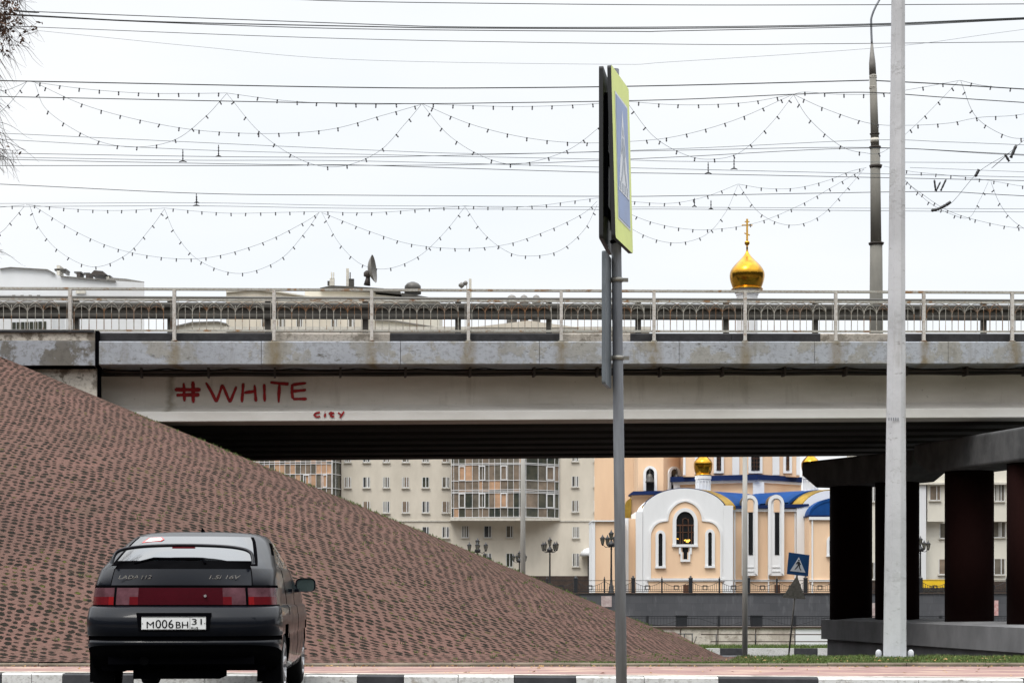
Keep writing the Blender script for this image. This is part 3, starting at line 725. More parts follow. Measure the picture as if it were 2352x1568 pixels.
# ------------------------------------------------------------------ quay wall, fence, lamps
qw = thing('quay_wall', (0, 139.5, EYE-3), 'dark grey granite quay wall below the iron fence, across the river', 'wall')
m = MB(); m.box((-150,139.5,EYE-5),(150,139.9,EYE-.16)); m.build('granite_face', M['granite'], qw)
m = MB(); m.box((-150,139.4,EYE-.155),(150,139.95,EYE-.08)); m.build('coping', M['plinth'], qw)
for (a, b, t, bt, mt) in ((1381,1405,1368,1393,'dirt_patch'),(2284,2293,1378,1413,'poster_red'),(2001,2010,1384,1418,'dirt_patch')):
    p = W(a, t, 139.46); q = W(b, bt, 139.46); m = MB(); m.box((p.x,139.44,q.z),(q.x,139.497,p.z)); m.build('painted_patch', M[mt], qw)
ZF = 139.7
def fence(name, label, x0, x1, Y, zb, zt, step, thick_every, mat):
    r = thing(name, ((x0+x1)/2, Y, zb), label, 'fence')
    n = int(round((x1-x0)/step)); H = zt-zb
    big = small = pan = None
    for i in range(n+1):
        x = x0+i*step; tb = (i % 2 == 0) and thick_every
        src = big if tb else small
        if src is None:
            m = MB(); w = .15 if tb else .06
            m.box((x-w,Y-w,zb),(x+w,Y+w,zt+(.12 if tb else .05)))
            m.lathe([(w*1.25,0),(w*1.25,.05),(w*.5,.10),(w*.55,.18),(.01,.24)],(x,Y,zt+(.12 if tb else .05)),8)
            src = m.build('post', mat, r, (x,Y,zb))
            if tb: big = src
            else: small = src
        else:
            c = copy_tree(src, r); c.location = Vector((x,Y,zb))-r.location
        if i < n:
            if pan is None:
                m = MB(); xa, xb = x+.06, x+step-.06; cx = (xa+xb)/2
                m.box((xa,Y-.02,zt-.06),(xb,Y+.02,zt-.015)); m.box((xa,Y-.02,zb+.08),(xb,Y+.02,zb+.13)); m.box((xa,Y-.02,zb+.24),(xb,Y+.02,zb+.27))
                def sag(x_): q = (x_-cx)/((xb-xa)/2); return zb+.50+(H-.12-.50)*q*q
                pts = [(xa+(xb-xa)*k/12, Y, sag(xa+(xb-xa)*k/12)) for k in range(13)]; m.tube(pts, .024, 4, 0, False)
                k = 1
                while k < 13:
                    xx = xa+(xb-xa)*k/13
                    m.box((xx-.013,Y-.013,zb+.1),(xx+.013,Y+.013,sag(xx) if abs(xx-cx) > .2 else zb+.28)); k += 1
                m.band([(cx-.19,Y-.03,zb+.22),(cx+.19,Y-.03,zb+.22),(cx+.19,Y-.03,zb+.60),(cx-.19,Y-.03,zb+.60)],[(cx-.12,Y-.03,zb+.29),(cx+.12,Y-.03,zb+.29),(cx+.12,Y-.03,zb+.53),(cx-.12,Y-.03,zb+.53)],(0,.05,0),0,True)
                pan = m.build('fence_panel', mat, r, (x,Y,zb))
            else:
                c = copy_tree(pan, r); c.location = Vector((x,Y,zb))-r.location
    return r
q0 = (1454.3-1176)/F*ZF
fence('iron_fence', 'black ornamental iron fence with swag panels on top of the quay wall', q0-2.305*6, q0+2.305*18, ZF, EYE-.08, EYE+.93, 2.305, True, M['iron'])
# lower railing along the quay walk
lr = thing('quay_railing', (15, 135, EYE-2.7), 'low dark iron railing at the foot of the granite quay wall', 'railing')
def LX(u): return (u-1176)/F*135
for h, t in ((-1.92,.03),(-2.07,.014),(-2.62,.03)):
    m = MB(); m.box((LX(1100),134.98,EYE+h-t),(LX(2700),135.02,EYE+h+t)); m.build('rail', M['iron'], lr)
for u in (1320,1403,1487,1651,1825,1910,1990,2080,2160,2240,2330,2420):
    m = MB(); m.box((LX(u)-.1,134.9,EYE-2.7),(LX(u)+.1,135.1,EYE-1.85)); m.build('post', M['iron'], lr)
for u in (1565,1737,2075,2260):
    m = MB(); m.box((LX(u)-.42,134.7,EYE-2.72),(LX(u)+.42,135.2,EYE-1.9)); m.box((LX(u)-.47,134.65,EYE-1.9),(LX(u)+.47,135.25,EYE-1.82)); m.build('pedestal', M['iron'], lr)
m = MB(); x = LX(1240)
while x < LX(2400): m.box((x-.012,134.99,EYE-2.6),(x+.012,135.01,EYE-1.95)); x += .24
pts = [(LX(1240)+i*.35,135,EYE-2.3+.28*math.sin(i*.42)) for i in range(int((LX(2400)-LX(1240))/.35))]; m.tube(pts, .03, 4, 0, False)
m.build('grille', M['iron'], lr)
m = MB(); m.box((LX(1100),134.6,EYE-4.9),(LX(2700),135.4,EYE-2.7)); tag(m.build('quay_edge', M['plinth']), 'brown stone edge of the lower quay walk', 'wall')

# five-lantern street lamps
def lantern(m, x, y, z, s=1):
    m.lathe([(.07*s,0),(.10*s,.03*s),(.17*s,.42*s),(.20*s,.44*s),(.21*s,.47*s),(.06*s,.62*s),(.02*s,.72*s)], (x,y,z), 6, 0)
def make_lamp():
    r = thing('street_lamp', (0,0,0), '', 'street lamp', 'ornate five-lantern street lamps')
    m = MB(); m.lathe([(.26,0),(.26,.12),(.20,.18),(.20,.55),(.13,.66),(.10,1.1),(.085,1.2),(.065,3.6),(.10,3.65),(.06,3.72),(.06,3.95)],(0,0,0),10); m.build('post', M['iron'], r)
    m = MB(); m.lathe([(.16,3.78),(.27,3.85),(.27,4.1),(.16,4.16),(.05,4.4)],(0,0,0),10)
    for k in range(4):
        a = k*PI/2+.35; pts = []
        for j in range(9):
            q = j/8; rr_ = .15+.62*q; pts.append((rr_*math.cos(a), rr_*math.sin(a), 3.95-.22*math.sin(q*PI)+.10*q))
        m.tube(pts, .028, 5, 0, False)
    m.build('bracket', M['iron'], r)
    for k in range(5):
        a = k*PI/2+.35
        px, py, pz = (.77*math.cos(a), .77*math.sin(a), 4.02) if k < 4 else (0,0,4.42)
        l = MB(); lantern(l, px, py, pz); o = l.build('lantern', M['cream_wall'], r, (px,py,pz))
        c = MB(); c.lathe([(.215,.44),(.225,.48),(.07,.64),(.015,.80)],(px,py,pz),6)
        for j in range(6):
            aa = j*PI/3; c.tube([(px+.105*math.cos(aa),py+.105*math.sin(aa),pz+.03),(px+.185*math.cos(aa),py+.185*math.sin(aa),pz+.44)],.014,4,0,False)
        c.lathe([(.03,-.12),(.115,.0),(.115,.035),(.02,.04)],(px,py,pz),6); c.build('lantern_cage', M['iron'], o)
    return r
lamp = make_lamp()
ll = [(1404,142.0,'ornate iron street lamp in front of the peach church annex'),(1263,161.0,'ornate iron street lamp before the blank grey wall, right of the thin concrete post'),
      (1097,163.0,'ornate lamp just above the paver slope, leftmost of the iron lamps'),(1113,217.0,'small distant lamp right beside the leftmost iron lamp, mostly behind the slope'),
      (1193,208.0,'small lamp half hidden behind the thin concrete post'),(2114,158.0,'ornate lamp showing right of the octagonal pole between the bridge columns')]
for i, (u, Y, l) in enumerate(ll):
    o = lamp if i == 0 else copy_tree(lamp)
    o.location = ((u-1176)/F*Y, Y, EYE-.16+(-.15 if Y > 200 else 0)); o.rotation_euler.z = i*.6; o['label'] = l

# ------------------------------------------------------------------ church
ch = thing('church', W(1700,1362,160), 'peach and white church with blue roofs and gilded onion domes across the river', 'church')
def zc(x, y): return (1349.4+x/4.094, 1022.1+y/4.094)
def cpts(pts, Y): return [W(*zc(x, y), Y) for x, y in pts]
def slab(m, pts, Y, d, mi=0): m.prism(cpts(pts, Y), (0, d, 0), mi)
def cbox(m, x0, y0, x1, y1, Y, d, mi=0): slab(m, [(x0,y0),(x1,y0),(x1,y1),(x0,y1)], Y, d, mi)
BASE = 1402
def part(fn, name, mat, parent=None):
    m = MB(); fn(m); return m.build(name, mat, parent or ch)
Y0 = 148.0
# front gable block
def gable(m):
    a = arc(912, 645, 400, 240, 158, 22, 24)    # zoom coordinates, y grows downward
    pts = [(520,BASE),(520,600)]+[(x, 1290-y) for x, y in a]+[(1280,565),(1370,568),(1370,BASE)]
    pts[1] = (520,598); slab(m, pts, Y0, 8)
part(gable, 'gable_wall', M['white_paint'])
# trefoil peach panel with its raised white moulding
def flip(a, cy): return [(x, 2*cy-y) for x, y in a]
tre = [(582,1248),(582,850)] + [(x, 2*850-y) for x, y in arc(700,850,118,142,180,96,9)] + [(745,700)] + [(x, 2*695-y) for x, y in arc(918,695,172,178,180,0,20)] + [(1092,700)] + [(x, 2*850-y) for x, y in arc(1145,850,118,142,84,0,9)] + [(1262,1248)]
part(lambda m: slab(m, tre, Y0-.03, .035), 'peach_panel', M['peach'])
cx_, cy_ = 920, 1000
tin = [(x + (14 if x < cx_ else -14), y+12) for x, y in tre]; tin[0] = (596,1248); tin[-1] = (1248,1248)
part(lambda m: m.band(cpts(tre, Y0-.12), cpts(tin, Y0-.12), (0,.11,0)), 'moulding', M['white_paint'])
part(lambda m: (cbox(m, 560,1250,1290,1276,Y0-.15,.16)), 'plinth_course', M['white_paint'])
part(lambda m: cbox(m, 575,1278,1270,BASE,Y0-.04,.045), 'plinth', M['peach'])
part(lambda m: (cbox(m, 455,625,518,BASE,Y0-.1,6)), 'pilaster', M['white_paint'])
part(lambda m: (cbox(m, 350,690,452,BASE,Y0+.4,5)), 'side_wall', M['peach'])
part(lambda m: (cbox(m, 350,685,386,BASE,Y0+.2,.19)), 'pilaster', M['white_paint'])
part(lambda m: (cbox(m, 1283,566,1366,BASE,Y0-.08,.07)), 'pilaster', M['white_paint'])
# main arched window
def archpts(x0, x1, ytop, ybot, n=14):
    cx = (x0+x1)/2; r = (x1-x0)/2
    return [(x0,ybot)] + [(cx-r*math.cos(PI*i/n), ytop+r*1.15-r*1.15*math.sin(PI*i/n)) for i in range(n+1)] + [(x1,ybot)]
def window(x0,x1,yt,yb,fw,Y,deep=.35,frame='pane_white',glass='dark_glass',parent=None,name='arched_window',mull=None):
    o = archpts(x0-fw,x1+fw,yt-fw,yb+fw*.3); i = archpts(x0,x1,yt,yb)
    m = MB(); m.band(cpts(o,Y-.18), cpts(i,Y-.18), (0,.19,0)); slab(m, [(x0-fw*1.1,yb),(x1+fw*1.1,yb),(x1+fw*1.1,yb+fw*.7),(x0-fw*1.1,yb+fw*.7)], Y-.24, .25)
    w_ = m.build(name, M['white_paint'], parent or ch)
    m = MB(); slab(m, i, Y-.045, .03); p = m.build('pane', M[glass], w_)
    if mull:
        m = MB(); mull(m); m.build('glazing_bars', M['wood_win'], w_)
    return w_
def bars(m):
    for x in (868,893,945,975): cbox(m, x,750 if x in(868,975) else 690, x+7,925,Y0-.09,.03)
    cbox(m, 840,745,1000,757,Y0-.095,.04); cbox(m, 840,815,1000,821,Y0-.09,.03); cbox(m,905,690,938,925,Y0-.085,.02,0) if False else None
    m.tube(cpts([(893,750)]+[(919-26*math.cos(PI*i/8),712-26*math.sin(PI*i/8)) for i in range(9)]+[(945,750)],Y0-.08), .03, 4)
window(835,1002,622,930,34,Y0,mull=bars)
# stepped cross-shaped window below
def step(m):
    o = [(860,958),(860,1022),(875,1022),(875,1094),(967,1094),(967,1022),(980,1022),(980,958)]
    i = [(880,958),(880,1003),(893,1003),(893,1072),(948,1072),(948,1003),(960,1003),(960,958)]
    m.band(cpts(o,Y0-.2),cpts(i,Y0-.2),(0,.21,0)); slab(m,[(880,930),(960,930),(960,960),(880,960)],Y0-.05,.04)
sw = part(step, 'stepped_window', M['white_paint'])
part(lambda m: slab(m,[(893,958),(893,1003),(903,1003),(903,1070),(938,1070),(938,1003),(948,1003),(948,958)],Y0-.045,.03), 'pane', M['dark_glass'], sw)
window(668,706,825,1135,28,Y0,name='slit_window'); window(1135,1170,815,1132,28,Y0,name='slit_window')
# a warm lit chandelier seen through the glass
glow, ntg, bg_ = newmat('lit candle lamps'); bg_.inputs['Base Color'].default_value=(1,.6,.1,1); bg_.inputs['Emission Color'].default_value=(1,.55,.08,1); bg_.inputs['Emission Strength'].default_value=1.3
def chand(m):
    for x,y,r in ((842,878,5),(852,880,5),(912,893,6),(925,890,6),(945,900,15),(932,903,10),(958,893,9)):
        c = W(*zc(x,y),Y0-.06); m.lathe([(.02,-r*.009),(r*.0085,0),(.02,r*.009)],c,8)
part(chand, 'chandelier', glow)
part(lambda m: cbox(m,900,1310,965,BASE-2,Y0-.06,.03), 'cellar_window', M['wood_win'])
# gilded edge and vault behind the gable
def vault(m, cx, cy, rx, rz, a0, a1, Ya, Yb, t=.12):
    o = [(cx+rx*math.cos(math.radians(a)), cy-rz*math.sin(math.radians(a))) for a in lin(a0,a1,20)]
    i = [(cx+(rx-6)*math.cos(math.radians(a)), cy-(rz-6)*math.sin(math.radians(a))) for a in lin(a0,a1,20)]
    m.band(cpts(o,Ya), cpts(i,Ya), (0,Yb-Ya,0))
part(lambda m: vault(m,912,648,412,250,20,160,Y0+.05,Y0+.5), 'gable_edge', M['blue_dark'])
def oblique_vault(m, cx, cy, rx, rz, a0, a1, Ya, dx, Yb):   # vault sweeping back and to the side
    P = [W(*zc(cx+rx*math.cos(math.radians(a)), cy-rz*math.sin(math.radians(a))),Ya) for a in lin(a0,a1,20)]
    Q = [p+Vector((dx,Yb-Ya,0)) for p in P]; n = len(P)
    P2 = [p-Vector((0,0,.25)) for p in P]; Q2 = [p-Vector((0,0,.25)) for p in Q]
    m.add(P+Q+P2+Q2, [(k,k+1,n+k+1,n+k) for k in range(n-1)]+[(2*n+k,3*n+k,3*n+k+1,2*n+k+1) for k in range(n-1)]+[(k,2*n+k,2*n+k+1,k+1) for k in range(n-1)]+[(n+k,n+k+1,3*n+k+1,3*n+k) for k in range(n-1)], 0, False)
part(lambda m: oblique_vault(m,912,648,405,243,18,162,Y0+.5,1.0,Y0+1.5), 'gilded_edge', M['gold_strip'])
part(lambda m: oblique_vault(m,938,655,398,238,14,166,Y0+1.5,5.2,Y0+7), 'vault_roof', M['blue_roof'])
# middle wall with two aedicules
Y1 = 150.0
part(lambda m: cbox(m,1366,600,2270,BASE,Y1,8), 'middle_wall', M['peach'])
part(lambda m: cbox(m,1366,596,1985,622,Y1-.25,.26), 'cornice', M['white_paint'])
part(lambda m: slab(m,[(1366,578),(1376,568),(1985,552),(2080,550),(2085,566),(1985,586),(1366,596)],Y1-.42,4), 'eave', M['blue_dark'])
part(lambda m: (cbox(m,1378,600,1392,BASE,Y1-.12,.11)), 'downpipe', M['white_paint'])
part(lambda m: (cbox(m,1697,600,1709,BASE,Y1-.12,.11)), 'downpipe', M['white_paint'])
part(lambda m: (cbox(m,1948,610,1958,BASE,Y1-.12,.11)), 'downpipe', M['white_paint'])
part(lambda m: (cbox(m,1370,1262,1975,1280,Y1-.15,.14)), 'plinth_course', M['white_paint'])
part(lambda m: cbox(m,1760,1310,1812,BASE-2,Y1-.06,.03), 'cellar_window', M['wood_win'])
for dx in (-248, 0):
    o = archpts(1705+dx,1845+dx,470,1225); i = archpts(1738+dx,1815+dx,510,1130)
    m = MB(); slab(m, o, Y1-.5, .49); aed = m.build('niche', M['white_paint'], ch)
    m = MB(); m.band(cpts(archpts(1700+dx,1850+dx,464,1225),Y1-.62), cpts(archpts(1726+dx,1824+dx,498,1200),Y1-.62), (0,.11,0)); m.build('niche_frame', M['white_paint'], aed)
    m = MB(); slab(m, archpts(1752+dx,1808+dx,505,628), Y1-.56, .055); m.build('niche_panel', M['peach'], aed)
    m = MB(); cbox(m, 1762+dx,632,1804+dx,1030,Y1-.54,.03); m.build('pane', M['dark_glass'], aed)
    m = MB()
    for y in (1140,1180): cbox(m, 1735+dx,y,1812+dx,y+7,Y1-.56,.05)
    m.build('sill_band', M['white_paint'], aed)
    m = MB(); m.band(cpts(archpts(1700+dx,1850+dx,462,560),Y1-.48),cpts(archpts(1708+dx,1842+dx,470,560),Y1-.48),(0,1.8,0)); m.build('niche_roof', M['gold_strip'], aed)
# right-hand arm: vault, gilded strip and white half gable
part(lambda m: oblique_vault(m,2180,640,330,222,28,152,Y1+.6,-4.2,Y1+6), 'vault_roof', M['blue_roof'])
part(lambda m: oblique_vault(m,2290,655,300,240,92,160,Y1-.2,-.75,Y1+.6), 'gilded_edge', M['gold_strip'])
def halfg(m):
    a = [(2290+295*math.cos(math.radians(t)), 662-238*math.sin(math.radians(t))) for t in lin(163,20,16)]
    slab(m, [(1968,BASE),(1968,568),(2000,566)]+a+[(2640,566),(2640,BASE)], Y1-.35, 5)
part(halfg, 'side_gable', M['white_paint'])
part(lambda m: (oblique_vault(m,2330,668,250,172,4,176,Y1-2.8,.6,Y1-.35), slab(m,[(2330+246*math.cos(math.radians(a)), 664-170*math.sin(math.radians(a))) for a in lin(180,0,24)],Y1-2.75,2.3)), 'apse_roof', M['blue_roof'])
part(lambda m: slab(m,[(2078,655),(2640,655),(2640,670),(2078,670)],Y1-3.0,2.6), 'eave', M['blue_dark'])
part(lambda m: cbox(m,2085,672,2640,BASE,Y1-2.8,2.4), 'apse_wall', M['peach'])
part(lambda m: cbox(m,2085,672,2640,700,Y1-3.0,.19), 'cornice', M['white_paint'])
part(lambda m: cbox(m,2108,700,2122,BASE,Y1-2.92,.11), 'downpipe', M['white_paint'])
part(lambda m: cbox(m,2085,1262,2640,1280,Y1-2.95,.14), 'plinth_course', M['white_paint'])
window(2275,2330,870,1030,24,Y1-2.8,name='arched_window')
# octagonal middle tier
Y2 = 156.0
def tier(m, x0, xm, x1, yt0, ytm, yt1, yb, Yc, Ys, d):
    A = W(*zc(x0,yt0),Ys); Bm = W(*zc(xm,ytm),Yc); Cc = W(*zc(x1,yt1),Ys+.5)
    zt = max(A.z,Bm.z,Cc.z); zb = W(*zc(xm,yb),Yc).z
    pts = [(A.x,A.y,zb),(Bm.x,Bm.y,zb),(Cc.x,Cc.y,zb),(Cc.x-1,Cc.y+d,zb),(A.x+1,A.y+d,zb)]
    m.prism(pts, (0,0,zt-zb))
part(lambda m: tier(m,810,1600,2010,345,345,345,640,Y2,Y2+3.5,8), 'octagon_wall', M['peach'])
part(lambda m: tier(m,800,1600,2015,322,318,322,348,Y2-.25,Y2+3.2,8.5), 'cornice', M['white_paint'])
part(lambda m: tier(m,778,1600,2018,304,292,300,322,Y2-.5,Y2+3.0,9), 'eave', M['blue_dark'])
part(lambda m: (cbox(m,1558,345,1662,560,Y2-.12,.3)), 'pilaster', M['white_paint'])
part(lambda m: (cbox(m,810,350,872,440,Y2+3.1,.5)), 'pilaster', M['white_paint'])
# upper tier with tall windows and pilasters, then the drum and main dome
Y3 = 158.0
part(lambda m: cbox(m,905,-560,1995,296,Y3,14), 'upper_tier', M['peach'])
part(lambda m: cbox(m,880,-600,2020,-560,Y3-.4,15), 'eave', M['blue_dark'])
for a, b in ((900,922),(1010,1060),(1362,1428),(1740,1805),(1965,1998)): part(lambda m: cbox(m,a,-555,b,280,Y3-.12,.11), 'pilaster', M['white_paint'])
for a, b in ((1214,1256),(1540,1620),(1868,1898)):
    m = MB(); cbox(m,a-26,-260,b+26,262,Y3-.2,.19); w_ = m.build('tall_window', M['white_paint'], ch)
    m = MB(); cbox(m,a,-240,b,236,Y3-.24,.03); p = m.build('pane', M['dark_glass'], w_)
    m = MB()
    for x in (a+(b-a)*.33,a+(b-a)*.66): cbox(m,x-2,-240,x+2,236,Y3-.28,.03)
    for y in range(-220,236,38): cbox(m,a,y,b,y+4,Y3-.27,.02)
    m.build('glazing_bars', M['wood_win'], w_)
def onion(name_parts, u, ytop_cross, yball, ybody_top, ywide, ybot, rw, Y, ydrum, rdrum, parent, cross=True):
    s = Y/F; c = W(u, ybot, Y); c = (c.x, c.y, c.z)
    R = rw*s; H = (ybot-ywide)*s; T = (ywide-ybody_top)*s
    prof = [(R*.80,0)]
    for i in range(1,9): a = i/8; prof.append((R*(.80+.20*math.sin(a*PI/2)), H*a))
    for i in range(1,17):
        a = i/16
        r = R*((1-a)**1.25*(1+.9*a) if a < .999 else 0); r = R*(math.cos(a*PI)*.5+.5)**(1.0+.35*a); r = max(r, R*.055)
        prof.append((r, H+T*a))
    m = MB(); m.lathe(prof, c, 40); dome = m.build('dome', M['gold'], parent)
    m = MB(); zb = c[2]+H+T
    rb = R*.15; m.lathe([(rb*.2,-rb*.2)]+[(rb*math.sin(PI*i/8), rb-rb*math.cos(PI*i/8)) for i in range(1,8)]+[(rb*.2,2*rb)], (c[0],c[1],zb-.05), 16); m.build('ball', M['gold'], dome)
    if cross:
        zt = W(u, ytop_cross, Y).z; z0 = zb+rb*1.9; h = zt-z0; t = h*.035+.015; m = MB()
        m.box((c[0]-t,c[1]-t,z0),(c[0]+t,c[1]+t,zt)); m.box((c[0]-h*.25,c[1]-t*.8,z0+h*.68),(c[0]+h*.25,c[1]+t*.8,z0+h*.73)); m.box((c[0]-h*.11,c[1]-t*.8,z0+h*.85),(c[0]+h*.11,c[1]+t*.8,z0+h*.89))
        m.obox((c[0]-h*.13,c[1]-t*.8,z0+h*.31),(h*.26,0,-h*.10),(0,t*1.6,0),(0,0,h*.045)); m.build('cross', M['gold_paint'], dome)
    m = MB(); m.lathe([(R*.88,-.12),(R*.92,-.06),(R*.86,0.02)], c, 32); m.build('gilded_ring', M['gold'], dome)
    m = MB(); zd = W(u, ydrum, Y).z; rd = rdrum*s; hh = c[2]-.12-zd
    m.lathe([(rd*1.12,0),(rd*1.12,hh*.04),(rd,hh*.05),(rd,hh-.55),(rd*1.08,hh-.5),(rd*1.08,hh-.35),(rd*1.18,hh-.3),(rd*1.18,hh)], (c[0],c[1],zd), 24, smooth=False); dr_ = m.build('drum', M['white_paint'], parent)
    return dome, dr_, c, zd, rd, hh
onion('', 1716, 503, 551, 563, 632, 663, 40, 162, 900, 24, ch)
m = MB(); c = W(1716, 900, 162); m.lathe([(5.2,-1.6),(5.0,-.6),(3.2,.6),(1.1,1.2)], (c.x,c.y,c.z), 24); m.build('drum_roof', M['blue_roof'], ch)
# two small cupolas
for u in (1615, 1862):
    _, dm, c, zd, rd, hh = onion('', u, 985, 1030, 1030, 1066, 1089, 21.5, 151.5, 1128, 16, ch)
    m = MB()
    for k in range(14):
        a = 2*PI*k/14; m.box((c[0]+rd*1.02*math.cos(a)-.05, c[1]+rd*1.02*math.sin(a)-.05, zd), (c[0]+rd*1.02*math.cos(a)+.05, c[1]+rd*1.02*math.sin(a)+.05, zd+hh-.4))
    m.build('drum_ribs', M['white_paint'], dm)
# bell tower with arched openings and a bell in each
Y4 = 158.0
bt = thing('bell_tower', W(1500,1362,Y4), 'peach bell tower with white arched openings behind the left of the church front', 'tower')
m = MB(); A = W(*zc(475,120),Y4+.6); Bm = W(*zc(714,120),Y4); Cc = W(*zc(897,120),Y4+4.0)
zt = A.z+9; zb = W(*zc(500,BASE),Y4).z
m.prism([(A.x,A.y,zb),(Bm.x,Bm.y,zb),(Cc.x,Cc.y,zb),(Cc.x-8,Cc.y+5,zb),(A.x,A.y+9,zb)], (0,0,zt-zb)); m.build('wall', M['peach'], bt)
def tower_arch(x0,x1,yt,yb,fw,side):
    o = archpts(x0-fw,x1+fw,yt-fw,yb); i = archpts(x0,x1,yt,yb)
    A_, B_ = (W(*zc(475,120),Y4+.6), W(*zc(714,120),Y4)) if side == 0 else (Bm, Cc)
    xa, xb = (475,714) if side == 0 else (714,897)
    def pr(p, off):
        q = (p[0]-xa)/(xb-xa)
        k = (zc(p[0],0)[0]-1176)/F              # intersect the bearing with the wall plane
        dx, dy = B_.x-A_.x, B_.y-A_.y; t = (k*A_.y-A_.x)/(dx-k*dy)
        y = A_.y+t*dy; z = EYE+(1358-zc(0,p[1])[1])/F*y
        n = Vector((dy,-dx,0)).normalized(); n = n if n.y < 0 else -n
        return Vector((A_.x+t*dx,y,z))+n*off
    n = Vector((B_.y-A_.y,-(B_.x-A_.x),0)).normalized(); n = n if n.y < 0 else -n
    m = MB(); m.band([pr(p,.14) for p in o],[pr(p,.14) for p in i], n*-.13); f = m.build('arched_opening', M['white_paint'], bt)
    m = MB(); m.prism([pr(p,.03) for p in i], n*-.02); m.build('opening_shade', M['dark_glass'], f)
    cx = (x0+x1)/2; c = pr((cx,yt+130),.30); m = MB(); m.lathe([(.42,0),(.38,.08),(.27,.45),(.2,.7),(.05,.8)],(c.x,c.y,c.z),16); m.box((c.x-.03,c.y-.03,c.z+.8),(c.x+.03,c.y+.03,c.z+1.3)); m.build('bell', M['rail_dark'], f)
tower_arch(553,630,220,428,26,0); tower_arch(775,842,222,428,22,1)
m = MB(); slab(m,[(404,468),(404,450),(430,432),(712,428),(714,458)],Y4-.9,3); m.build('eave', M['blue_dark'], bt)
m = MB(); cbox(m,415,468,700,BASE,Y4-.3,2); m.build('lower_wall', M['peach'], bt)
m = MB(); P = cpts([(345,680),(352,560),(372,520),(412,490),(414,600),(405,680)],Y4-1.0); m.prism(P,(0,2,0)); m.build('side_roof', M['gold_strip'], bt)
m = MB(); oblique_vault(m,640,640,150,125,60,150,Y0+1.2,.3,Y0+3); m.build('gilded_edge', M['gold_strip'], ch)
# church annex on the left
an = thing('church_annex', W(1400,1362,147), 'plain low peach annex with a white corner strip, left of the church', 'building')
m = MB(); cbox(m,66,718,352,BASE,147.0,6); m.build('wall', M['peach'], an)
m = MB(); cbox(m,44,714,72,BASE,146.9,6); m.build('corner_strip', M['white_paint'], an)
m = MB(); cbox(m,40,704,356,716,146.8,6.4); m.build('roof_edge', M['white_paint'], an)

# ------------------------------------------------------------------ apartment block behind
YA = 225.0
bA = thing('apartment_block', W(1100,1340,YA), 'long beige apartment block with glazed bays, seen under the bridge', 'building')
def abox(m, x0, y0, x1, y1, Y, d, mi=0): m.prism([W(x0,y0,Y),W(x1,y0,Y),W(x1,y1,Y),W(x0,y1,Y)], (0,d,0), mi)
m = MB(); abox(m,520,757,1490,1322,YA,14); m.build('wall', M['beige'], bA)
m = MB(); abox(m,520,1322,1490,1364,YA-.1,14); m.build('plinth', M['plinth'], bA)
m = MB(); abox(m,515,750,1495,757.5,YA-.5,15); m.build('cornice', M['sill'], bA)
m = MB(); m.prism([W(1078,752,YA-.6),W(1215,736,YA-.6),W(1330,752,YA-.6)],(0,12,0)); m.build('pediment', M['beige'], bA)
m = MB(); abox(m,782,1194,1038,1197,YA-.12,.13); abox(m,1284,1194,1490,1197,YA-.12,.13); m.build('belt_course', M['sill'], bA)
m = MB(); abox(m,780,757,783.5,1322,YA-.2,.19); m.build('downpipe', M['plinth'], bA)
def awin(x0,y0,x1,y1,kind=0,Y=YA,parent=bA):
    m = MB(); abox(m,x0,y0,x1,y1,Y-.02,.03,0); w_ = m.build('window', M['plinth'] if False else M['sill'], parent)
    m = MB(); abox(m,x0+1.6,y0+.9,x1-1.8,y1-1,Y-.035,.012); m.build('pane', M[['win_glass','grey_pane','green_pane','tan_pane'][kind]], w_)
    if random.random() < .55:
        m = MB(); w0 = x0+2+random.uniform(0,(x1-x0)*.35); abox(m,w0,y0+1,min(x1-2.2,w0+(x1-x0)*random.uniform(.2,.4)),y1-1.2,Y-.052,.010); m.build('curtain', M['curtain'], w_)
    m = MB(); xm = x0+(x1-x0)*(.62 if kind != 2 else .5)
    abox(m,x0+.6,y0+.4,x0+1.6,y1-.6,Y-.07,.05); abox(m,xm-.7,y0+.4,xm+.7,y1-.6,Y-.07,.05); abox(m,x0+.6,y1-1.6,x1-1.5,y1-.4,Y-.07,.05); abox(m,x1-2.6,y0+.4,x1-1.8,y1-.6,Y-.07,.05)
    m.build('window_frame', M['pane_white'], w_)
    m = MB(); abox(m,x0-1,y1,x1+.6,y1+1.8,Y-.22,.24); m.build('sill', M['sill'], w_)
cl = [(790.6,807),(833,851),(879,896),(923,941),(969,987),(1015,1033)]
rows = [(981,1005),(1037,1061.5),(1095,1120),(1150.6,1177.5),(1209,1235),(1270,1301)]
for j, (a, b) in enumerate(rows):
    for i, (x0, x1) in enumerate(cl):
        if j >= 3 and i < j-3: continue
        awin(x0,a,x1,b,random.choice([0,0,1,2,3]))
    for x0, x1 in ((1313,1330),(1363.6,1375.5),(1394,1407),(1434,1449)):
        if j >= 4:
            if x0 > 1330: continue
            x0 += 1.5; x1 += 1.5
        awin(x0,a-(2 if j < 4 else 0),x1,b-(2 if j < 4 else 0),random.choice([0,1,2]))
for a, b in ((1060,1078),(1111,1130),(1162,1179.5)): awin(a,1207,b,1234.5,random.choice([0,1]))
for a, b in ((1111,1130),(1162,1179.5)): awin(a,1270,b,1302,random.choice([0,2]))
